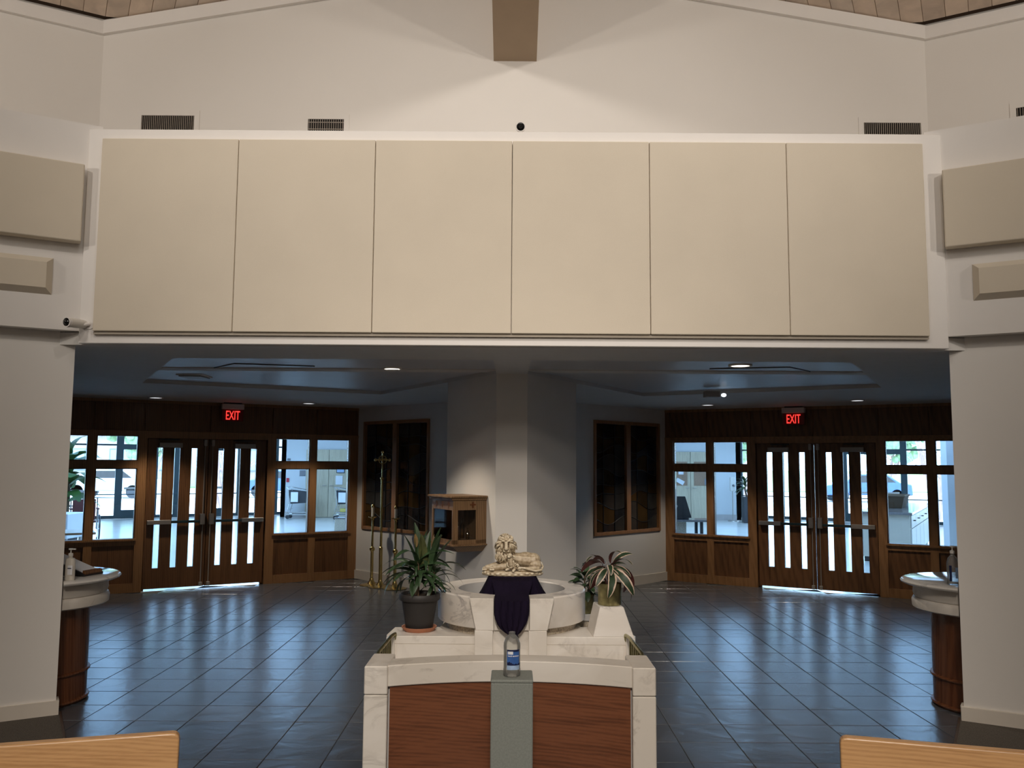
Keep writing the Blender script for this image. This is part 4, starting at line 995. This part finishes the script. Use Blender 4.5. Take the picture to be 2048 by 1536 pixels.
# ------------------------------------------------------------------ pews
def pew(sx, label):
    ang = math.radians(15.5); ox, oy = sx*1.105, 2.95
    dx, dy = sx*math.cos(ang), -math.sin(ang); nx, ny = -sx*math.sin(ang)*1.0, -math.cos(ang)
    F = frame(ox, oy, dx, dy, nx, ny)           # s outwards along the pew, n toward the camera (its seat side)
    t = thing('pew', label, 'pew', (ox, oy, 0))
    q = MB(); th = .036
    # raked back with rounded top corner at the aisle end
    pts = [(0, .30), (0, .83)] + [(.022*(1-math.cos(a)), .83+.022*math.sin(a)) for a in (PI/6, PI/3, PI/2)] + [(2.6, .852), (2.6, .30)]
    rk = lambda z: (.852-z)*.16
    vs = [F(s, 0+rk(z), z) for s, z in pts] + [F(s, th+rk(z), z) for s, z in pts]; n = len(pts)
    q.add(vs, [tuple(range(n))[::-1], tuple(range(n, 2*n))] + [(i, (i+1) % n, n+(i+1) % n, n+i) for i in range(n)])
    obj('backrest', q, M['pew'], t, bevel=.006, bseg=3)
    obj('seat', MB().box(.02, 2.6, .10, .52, .42, .455, F), M['pew'], t, bevel=.006)
    for s in (.12, 1.3, 2.45):
        obj('support', MB().box(s, s+.05, .06, .48, .006, .42, F), M['pew'], t)
pew(-1, 'golden oak pew, its back end visible at lower left'); pew(1, 'golden oak pew, its back end visible at lower right')

# ------------------------------------------------------------------ lobby beyond the oak walls
LP_ = [(-2.3, 13.10), (2.3, 13.10), (9.4, 9.0), (17.6, 22.4), (7.25, 28.35), (7.25, 27.2), (-7.28, 27.2), (-7.28, 28.35), (-17.6, 22.4), (-9.4, 9.0)]
struct('floor', MB().prism(LP_, -.10, .0), M['gfloor'])
struct('ceiling', MB().prism([(a*1.02, b+.15*(1 if b > 20 else 0)) for a, b in LP_], 3.02, 3.15), M['gwall'])
lw = struct('wall_lobby', MB().box(-7.3, 7.27, 27.1, 27.25, 0, 3.05).box(-7.3, -7.15, 27.1, 28.4, 0, 3.05).box(7.12, 7.27, 27.1, 28.4, 0, 3.05), M['gwall'])
struct('baseboard_lobby', MB().box(-7.15, 7.12, 27.07, 27.1, 0, .17), plain('grey_base', (.50, .46, .45), .6))
for sx in (-1, 1):
    struct('wall_lobby', MB().box(0, 15.4, -.1, 0, 0, 3.05, frame(sx*9.5, 9.0, sx*.517, .856, -sx*.856, sx*.517*sx)), M['gwall'])
# outer glazing: sill rail, mid rails, mullions, panes
def glazing(sx, wn, muls, doors):
    F = frame(sx*7.25, 28.4, sx*c30, -s30, -sx*s30, -c30)
    fr = MB().box(0, 12, -.06, .0, 0, .10, F).box(0, 12, -.06, .0, 2.93, 3.02, F).box(0, 12, -.05, -.01, .71, .74, F).box(0, 12, -.05, -.01, 2.19, 2.24, F)
    wd = struct('window_%d' % wn, fr, M['darkmetal'])
    ms = sorted(muls)
    for a, b in ms: obj('mullion', MB().box(a, b, -.08, .02, .10, 2.93, F), M['darkmetal'], wd)
    ed = [0] + [x for m_ in ms for x in m_] + [12]
    for i in range(0, len(ed), 2):
        if ed[i+1]-ed[i] > .1: 
            obj('pane', MB().box(ed[i], ed[i+1], -.034, -.028, .10, 2.93, F), M['glass'], wd)
    for a, b in doors:
        obj('door_header', MB().box(a, b, -.07, .01, 2.08, 2.24, F), M['darkmetal'], wd); obj('kick_rail', MB().box(a, b, -.07, .01, .0, .26, F), M['darkmetal'], wd)
        obj('push_bar', MB().box(a+.05, b-.05, .02, .06, .88, .94, F), M['steel'], wd)
    return F
GLF = glazing(-1, 7, [(.50, .62), (1.75, 1.81), (2.95, 3.01), (3.55, 3.72), (4.20, 4.28), (5.18, 5.38), (6.1, 6.2), (7.3, 7.4), (8.6, 8.7), (10, 10.1)], [(4.28, 5.18), (2.0, 2.95)])
GRF = glazing(1, 8, [(.33, .43), (1.66, 1.76), (2.75, 2.81), (3.50, 3.68), (5.20, 5.38), (6.02, 6.10), (7.3, 7.4), (8.6, 8.7), (10, 10.1)], [(3.68, 4.5), (4.4, 5.2)])
# birch double doors on the far wall
def birch(x0, xm, x1, n, cork):
    for a, b in ((x0, xm-.006), (xm+.006, x1)):
        ND[0] += 1; d = struct('door_%d' % ND[0], MB().box(a, b, 27.04, 27.10, .01, 2.13), M['birch'])
        hx = xm-.07 if b < xm else xm+.07
        obj('handle', MB().tube([(hx, 27.03, 1.0), (hx, 26.98, 1.0), (hx+(.1 if b > xm else -.1), 26.98, 1.0)], .012, 6), M['steel'], d)
        if cork: obj('cork_panel', MB().box(a+.10, b-.10, 27.025, 27.04, 1.07, 1.82), M['cork'], d)
birch(-6.50, -5.78, -4.98, 1, False); birch(4.94, 5.67, 6.42, 2, True)
def flat(name, x, z, w, h, m_, label, cat, y=27.02, rot=0):
    f = lambda a, b, c_: (x + a*math.cos(rot) - c_*math.sin(rot), y+b, z + a*math.sin(rot) + c_*math.cos(rot))
    return tag(obj(name, MB().box(-w/2, w/2, -.012, .0, -h/2, h/2, f), m_), label, cat)
flat('door_sign', -5.40, 1.47, .26, .15, M['black'], 'small black-framed sign at the top of the left pale lobby door', 'sign')
flat('sign_insert', -5.40, 1.47, .22, .11, M['labelgrey'], 'pale insert of the black-framed door sign', 'sign', 27.006)
flat('notice', -5.44, 1.17, .22, .28, M['paper'], 'white notice below the black-framed sign on the lobby door', 'notice')
flat('wall_sign', -6.62, 1.385, .18, .18, M['greysign'], 'small square grey sign on the pale lobby wall left', 'sign', 27.09)
flat('fire_alarm', -7.08, 1.16, .09, .13, M['red'], 'small red fire alarm box on the pale lobby wall', 'alarm', 27.09)
flat('strobe', -7.06, 1.81, .10, .07, M['greysign'], 'small grey alarm strobe above the red alarm box', 'alarm', 27.09)
flat('note', 5.36, 1.49, .16, .14, M['paper'], 'upper white note pinned on the cork door panel', 'note')
flat('note', 5.33, 1.20, .26, .13, M['paper'], 'tilted white note pinned low on the cork door panel', 'note', 27.02, -.5)
flat('keypad', 6.18, 1.19, .16, .19, M['greysign'], 'dark square plate on the right cork door panel', 'plate')
t = thing('hand_sanitizer_stand', 'slim free-standing hand sanitiser dispenser by the pale lobby wall at right', 'dispenser', (6.85, 26.5, 0))
obj('pole', MB().tube([(6.85, 26.5, .02), (6.85, 26.5, .95)], .014, 8), M['steel'], t); obj('base', MB().lathe((6.85, 26.5, 0.001), [(.0001, 0), (.16, 0), (.15, .02), (.0001, .02)], 20), M['steel'], t)
obj('dispenser', MB().box(6.76, 6.92, 26.42, 26.52, .92, 1.36), M['plastic'], t, bevel=.03, bseg=2); obj('nozzle', MB().ell((6.85, 26.40, 1.10), (.04, .03, .035)), M['greysign'], t)
# tall planter with plant
t = thing('tall_planter', 'tall dark square planter with a dracaena at the lobby wall end', 'planter', (7.0, 25.9, 0))
obj('pot', MB().prism([(6.98, 25.7), (7.30, 25.7), (7.30, 26.0), (6.98, 26.0)], .001, .78), M['vinyl'], t, bevel=.01)
obj('trunk', MB().tube([(7.1, 25.85, .78), (7.05, 25.85, 1.05)], .025, 6), M['stem'], t)
lf = leaf_mesh('leaf', .42, .05, 1.4, .5, M['leaf'], tipw=1)
for k in range(22): place_leaf(lf, t, (7.06, 25.85, .95+.012*k), k*2.4, -.3+k*.06, 0, .9)
# shopping carts
def cart(x, y, label, load=False, flip=1):
    t = thing('shopping_cart', label, 'cart', (x, y, 0)); f = lambda a, b, c_: (x+a*flip, y+b, c_)
    bk = MB(); w = .22
    bk.add([(-.30,-w,.88),(.42,-w,.80),(.34,-w*.8,.50),(-.24,-w*.8,.46),(-.30,w,.88),(.42,w,.80),(.34,w*.8,.50),(-.24,w*.8,.46)], [(0,3,2,1),(4,5,6,7),(2,3,7,6),(1,2,6,5),(0,4,7,3)], f)
    b = obj('basket', bk, M['vinyl'], t)
    fr = MB()
    for s in (-1, 1):
        fr.tube([(-.36, s*w, .97), (-.30, s*w, .90), (-.27, s*.2, .45), (-.36, s*.2, .14), (.38, s*.2, .14)], .013, 6, f)
        fr.tube([(-.34, s*w, .97), (.0, s*w, .91), (.42, s*w, .83)], .012, 6, f)
    fr.tube([(-.36, -w, .97), (-.36, w, .97)], .016, 6, f); fr.tube([(-.27, -.2, .30), (-.27, .2, .30)], .01, 6, f)
    obj('frame', fr, M['chrome'], t)
    obj('lower_rack', MB().box(-.30, .36, -.18, .18, .20, .22, f), M['chrome'], t)
    for a in (-.32, .34):
        for s in (-1, 1): obj('wheel', MB().tube([(a, s*.17-.015, .062), (a, s*.17+.015, .062)], .06, 12, f), M['vinyl'], t)
    obj('notice', MB().box(-.22, .0, -w-.02, -w-.012, .52, .82, f), M['paper'], t)
    if load: obj('goods', MB().box(-.18, .10, -.15, .1, .222, .33, f), M['yellow'], t, bevel=.01)
    return t
cart(-6.50, 26.35, 'black-basket shopping cart by the pale lobby wall'); cart(-5.02, 26.2, 'second black-basket shopping cart with yellow goods by the pale lobby doors', True)
t = thing('floor_box', 'low patterned stone-look box at lower right of the left window pair', 'box', (-4.17, 21.7, 0))
obj('body', MB().box(-4.42, -3.92, 21.5, 21.9, .001, .33), M['granite'], t, bevel=.01); obj('lid', MB().box(-4.43, -3.91, 21.49, 21.91, .33, .355), M['granitetop'], t)
# laptop table at the right window pair
t = thing('side_table', 'small dark table carrying a black screen behind the right oak wall', 'table', (3.25, 15.6, 0))
obj('top', MB().box(2.75, 3.62, 15.4, 15.95, .715, .75), M['granitetop'], t, bevel=.006)
for a, b in ((3.40, 15.45), (2.80, 15.45), (3.40, 15.9), (2.80, 15.9)): obj('leg', MB().box(a, a+.05, b-.02, b+.03, .001, .715), M['vinyl'], t)
obj('side_panel', MB().box(2.86, 3.16, 15.5, 15.55, .2, .713), M['granite'], t)
t = thing('screen', 'black upright screen standing on the small dark table', 'screen', (3.02, 15.6, .75))
q = MB(); q.add([(2.86, 15.60, .775), (3.28, 15.60, .775), (3.18, 15.66, 1.16), (2.86, 15.66, 1.16), (2.86, 15.63, .775), (3.28, 15.63, .775), (3.18, 15.69, 1.16), (2.86, 15.69, 1.16)], [(0,1,2,3),(4,7,6,5),(0,4,5,1),(1,5,6,2),(2,6,7,3),(3,7,4,0)])
obj('panel', q, M['black'], t); obj('foot', MB().box(2.88, 3.22, 15.56, 15.72, .751, .775), M['vinyl'], t); obj('emblem', MB().lathe((0,0,0), [(.0001, -.002), (.022, -.002), (.022, .002), (.0001, .002)], 12, lambda a, b, c_: (3.01+a, 15.617+c_-.004, .985+b)), M['steel'], t)
# long counter with drawers and basket
CF = frame(7.17, 15.4, .5, c30, c30, -s30)      # s along, n out to the drawer side
t = thing('kitchen_counter', 'long cream counter with dark granite top and drawers behind the right windows', 'counter', CF(2.2, -.4, 0))
obj('body', MB().box(0, 4.4, -.85, -.02, .09, .86, CF), M['cream'], t); obj('toe_kick', MB().box(.03, 4.37, -.8, -.06, .001, .09, CF), M['vinyl'], t)
obj('top', MB().box(-.06, 4.46, -.92, .03, .86, .905, CF), M['granitetop'], t, bevel=.006)
for k in range(5):
    a, b = .12+k*.86, .94+k*.86
    d = obj('drawer', MB().box(a, b, -.02, .002, .62, .84, CF), M['plastic'], t, bevel=.003); m_ = (a+b)/2
    obj('handle', MB().tube([CF(m_-.06, .0, .74), CF(m_-.05, .035, .74), CF(m_+.05, .035, .74), CF(m_+.06, .0, .74)], .008, 5), M['black'], d)
    obj('cupboard_door', MB().box(a, b, -.02, .002, .11, .60, CF), M['plastic'], t, bevel=.003)
t = thing('basket', 'dark wicker basket on the long lobby counter', 'basket', CF(2.0, -.55, .905))
q = MB(); lo_ = [CF(1.6, -.80, .907), CF(2.5, -.80, .907), CF(2.5, -.30, .907), CF(1.6, -.30, .907)]; hi_ = [CF(1.52, -.86, 1.14), CF(2.58, -.86, 1.14), CF(2.58, -.24, 1.14), CF(1.52, -.24, 1.14)]
q.add(lo_+hi_, [(0,3,2,1),(0,1,5,4),(1,2,6,5),(2,3,7,6),(3,0,4,7)]); bo = obj('weave', q, M['wicker'], t); md = bo.modifiers.new('s', 'SOLIDIFY'); md.thickness = .03
obj('rim', MB().tube([hi_[0], hi_[1], hi_[2], hi_[3], hi_[0]], .022, 6), M['wicker'], t)
struct('wall_column', MB().box(7.42, 7.95, 14.55, 14.75, 0, 3.03), M['gwall'])
# left: white desk with box, wheelchairs, broad-leaved plant
DF = frame(-5.75, 11.7, -c30, -s30, s30, -c30)
t = thing('white_desk', 'white-topped desk just behind the left end of the oak wall', 'desk', DF(.6, 0, 0))
obj('top', MB().box(-.10, 1.5, -.75, -.05, .735, .765, DF), M['plastic'], t, bevel=.004)
for a, b in ((-.05, -.10), (1.4, -.10), (-.05, -.70), (1.4, -.70)): obj('leg', MB().box(a, a+.05, b-.03, b+.03, .001, .735, DF), M['steel'], t)
t = thing('storage_bin', 'pale grey box on legs beyond the white desk at far left', 'bin', (-7.6, 14.5, .0))
obj('body', MB().box(-7.95, -7.33, 14.2, 14.8, .45, .86), M['labelwhite'], t, bevel=.01)
for a in (-7.9, -7.4):
    for b in (14.25, 14.72): obj('leg', MB().box(a, a+.04, b, b+.04, .001, .45), M['steel'], t)
def wheelchair(x, y, ang, label, m_):
    t = thing('wheelchair', label, 'wheelchair', (x, y, 0)); ca, sa = math.cos(ang), math.sin(ang)
    f = lambda a, b, c_: (x+a*ca-b*sa, y+a*sa+b*ca, c_)
    obj('seat', MB().box(-.22, .22, -.2, .22, .46, .50, f), m_, t, bevel=.01); obj('backrest', MB().box(-.22, .22, .20, .24, .50, .93, f), m_, t, bevel=.01)
    fr = MB()
    for s in (-1, 1):
        fr.tube([(s*.25, .36, .93), (s*.25, .24, .95), (s*.25, .22, .50), (s*.25, .22, .30), (s*.25, -.25, .30), (s*.25, -.30, .46), (s*.25, -.42, .10), (s*.25, -.55, .08)], .013, 6, f)
        fr.tube([(s*.25, .22, .72), (s*.25, -.18, .72), (s*.25, -.22, .46)], .013, 6, f)
    obj('frame', fr, M['chrome'], t)
    for s in (-1, 1):
        w_ = MB().tube([(s*.30, .20+.29*math.cos(2*PI*k/20), .305+.29*math.sin(2*PI*k/20)) for k in range(21)], .015, 6, f); wh = obj('wheel', w_, M['vinyl'], t)
        sp = MB()
        for k in range(8): sp.tube([(s*.30, .20, .305), (s*.30, .20+.28*math.cos(PI*k/4), .305+.28*math.sin(PI*k/4))], .003, 4, f)
        obj('spokes', sp, M['chrome'], wh)
        obj('armrest', MB().box(s*.25-.03, s*.25+.03, -.18, .18, .725, .755, f), m_, t, bevel=.008)
        obj('caster', MB().tube([(s*.24-.012, -.30, .09), (s*.24+.012, -.30, .09)], .085, 12, f), M['vinyl'], t)
        obj('footrest', MB().box(s*.13-.08, s*.13+.08, -.66, -.52, .07, .085, f), M['vinyl'], t)
    return t
wheelchair(-10.0, 18.9, .6, 'dark wheelchair parked beyond the grey bin at far left', M['vinyl'])
wheelchair(-8.9, 17.9, .5, 'maroon-seated wheelchair nearest the left window pair', M['maroon'])
wheelchair(-10.9, 20.4, .7, 'third wheelchair with dark seat parked deepest in the lobby', M['vinyl'])
t = thing('broad_leaf_plant', 'tall broad-leaved green plant in the lobby at far left', 'plant', (-8.4, 16.2, 0))
obj('pot', MB().lathe((-8.4, 16.2, .001), [(.0001, 0), (.18, 0), (.24, .40), (.25, .42), (.22, .42), (.2, .36), (.0001, .36)], 24), M['vinyl'], t, smooth=True)
obj('trunk', MB().tube([(-8.4, 16.2, .36), (-8.38, 16.2, 1.2), (-8.42, 16.2, 1.7)], [.05, .04, .025], 8), M['stem'], t)
bl = [leaf_mesh('leaf', .75, .15, 1.6, 1.1, M['bigleaf'], tipw=1, fold=.12), leaf_mesh('leaf', .62, .13, 2.0, .9, M['bigleaf'], tipw=1, fold=.12)]
for k in range(26): place_leaf(bl[k % 2], t, (-8.4, 16.2, .95+.035*k), k*2.4, -.35+k*.035, rp.uniform(-.4, .4), rp.uniform(.8, 1.1))
t = thing('floor_vase', 'white rounded planter with a dark plant by the right lobby column', 'planter', (7.55, 14.1, 0))
obj('pot', MB().lathe((7.72, 14.2, .001), [(.0001, 0), (.2, 0), (.27, .3), (.24, .80), (.2, .86), (.18, .80), (.0001, .80)], 24), M['plastic'], t, smooth=True)
for k in range(16): place_leaf(dk[k % 2], t, (7.72, 14.2, .82+.012*k), k*2.4, .1+k*.05, 0, 1.8)
# ------------------------------------------------------------------ outdoors
struct('ground', MB().box(-140, 140, 23, 60, -.30, -.16).box(-140, -9.8, -20, 23, -.30, -.16).box(9.8, 140, -20, 23, -.30, -.16), M['concrete'])
struct('ground', MB().box(-140, 140, 60, 260, -.30, -.10), M['grass'])
def tree(x, y, h, seed, label, leafy=False):
    t = thing('tree', label, 'tree', (x, y, -.15)); r = random.Random(seed); q = MB(); tips = []
    for k in range(6):
        a = r.uniform(0, 2*PI); pts = [Vector((x+.1*math.cos(a), y+.1*math.sin(a), -.16))]; d = Vector((math.cos(a)*.28, math.sin(a)*.28, 1))
        for i in range(6): pts.append(pts[-1] + d*h/6 + Vector((r.uniform(-.08, .08), r.uniform(-.08, .08), 0)))
        q.tube(pts, [.10-.014*i for i in range(7)], 6)
        for i in range(2, 7):
            for j in range(2):
                e = pts[i] + Vector((r.uniform(-1, 1), r.uniform(-1, 1), r.uniform(.5, 1.1)))*h*.18; q.tube([pts[i], e], [.03, .008], 4); tips.append(e)
    obj('trunk', q, M['barkpale'], t)
    if leafy:
        c = MB()
        for e in tips:
            for j in range(5):
                c.ell(e + Vector((r.uniform(-.5, .5), r.uniform(-.5, .5), r.uniform(-.4, .5))), r.uniform(.18, .38), 6, 4)
        cr = obj('crown', c, M['hedge'], t); cr['kind'] = 'stuff'
tree(15.2, 30.5, 4.2, 1, 'bare pinkish multi-stemmed tree outside the right glazing'); tree(17.8, 31.5, 4.4, 5, 'second bare pinkish tree outside, further right')
tree(-11.2, 33.5, 4.2, 2, 'bare multi-stemmed tree outside the left glazed doors'); tree(13.0, 48, 6, 3, 'leafy green tree across the drive at right', True)
tree(-22, 52, 6, 4, 'leafy green tree across the drive at far left', True); tree(22, 50, 6, 6, 'large leafy green tree beyond the drive at far right', True)
t = thing('far_building', 'low brick building across the drive at left', 'building', (-24, 66, -.1))
wl_ = obj('wall', MB().box(-34, -13, 62, 70, -.1, 3.6), M['brick'], t); obj('roof', MB().box(-34.5, -12.5, 61.5, 70.5, 3.6, 4.1), M['greysign'], t)
for k in range(6): w_ = obj('window', MB().box(-32.5+k*3.3, -30.9+k*3.3, 61.93, 62.0, 1.0, 2.6), M['greysign'], t); obj('pane', MB().box(-32.4+k*3.3, -31.0+k*3.3, 61.9, 61.93, 1.1, 2.5), M['labelgrey'], w_)
def car(x, y, m_, label):
    t = thing('car', label, 'car', (x, y, -.15)); f = lambda a, b, c_: (x+a, y+c_, -.15+b)
    obj('body', MB().prism([(-2.2, .35), (-2.2, .85), (-1.3, .98), (-.7, 1.42), (.9, 1.45), (1.6, 1.0), (2.2, .9), (2.25, .35)], -.85, .85, f), m_, t, bevel=.05)
    obj('windows', MB().prism([(-1.1, 1.0), (-.6, 1.36), (.85, 1.38), (1.35, 1.02)], -.86, .86, f), M['black'], t)
    for a in (-1.4, 1.4):
        for s in (-.75, .75): obj('wheel', MB().tube([(a, .33, s-.1), (a, .33, s+.1)], .33, 16, f), M['vinyl'], t)
car(-20.5, 44, M['carpaint2'], 'silver car parked outside beyond the left glazing'); car(-12.0, 46, M['carpaint'], 'blue car parked outside beyond the left doors'); car(18.5, 45, M['carpaint'], 'dark blue car parked outside beyond the right glazing')
t = thing('outdoor_sign', 'green rectangular sign outside the right glazing', 'sign', (15.6, 29.5, -.15))
obj('board', MB().box(15.25, 15.9, 29.5, 29.55, 1.75, 2.2), M['signgreen'], t); obj('pole', MB().box(15.55, 15.6, 29.55, 29.6, -.15, 2.0), M['steel'], t)
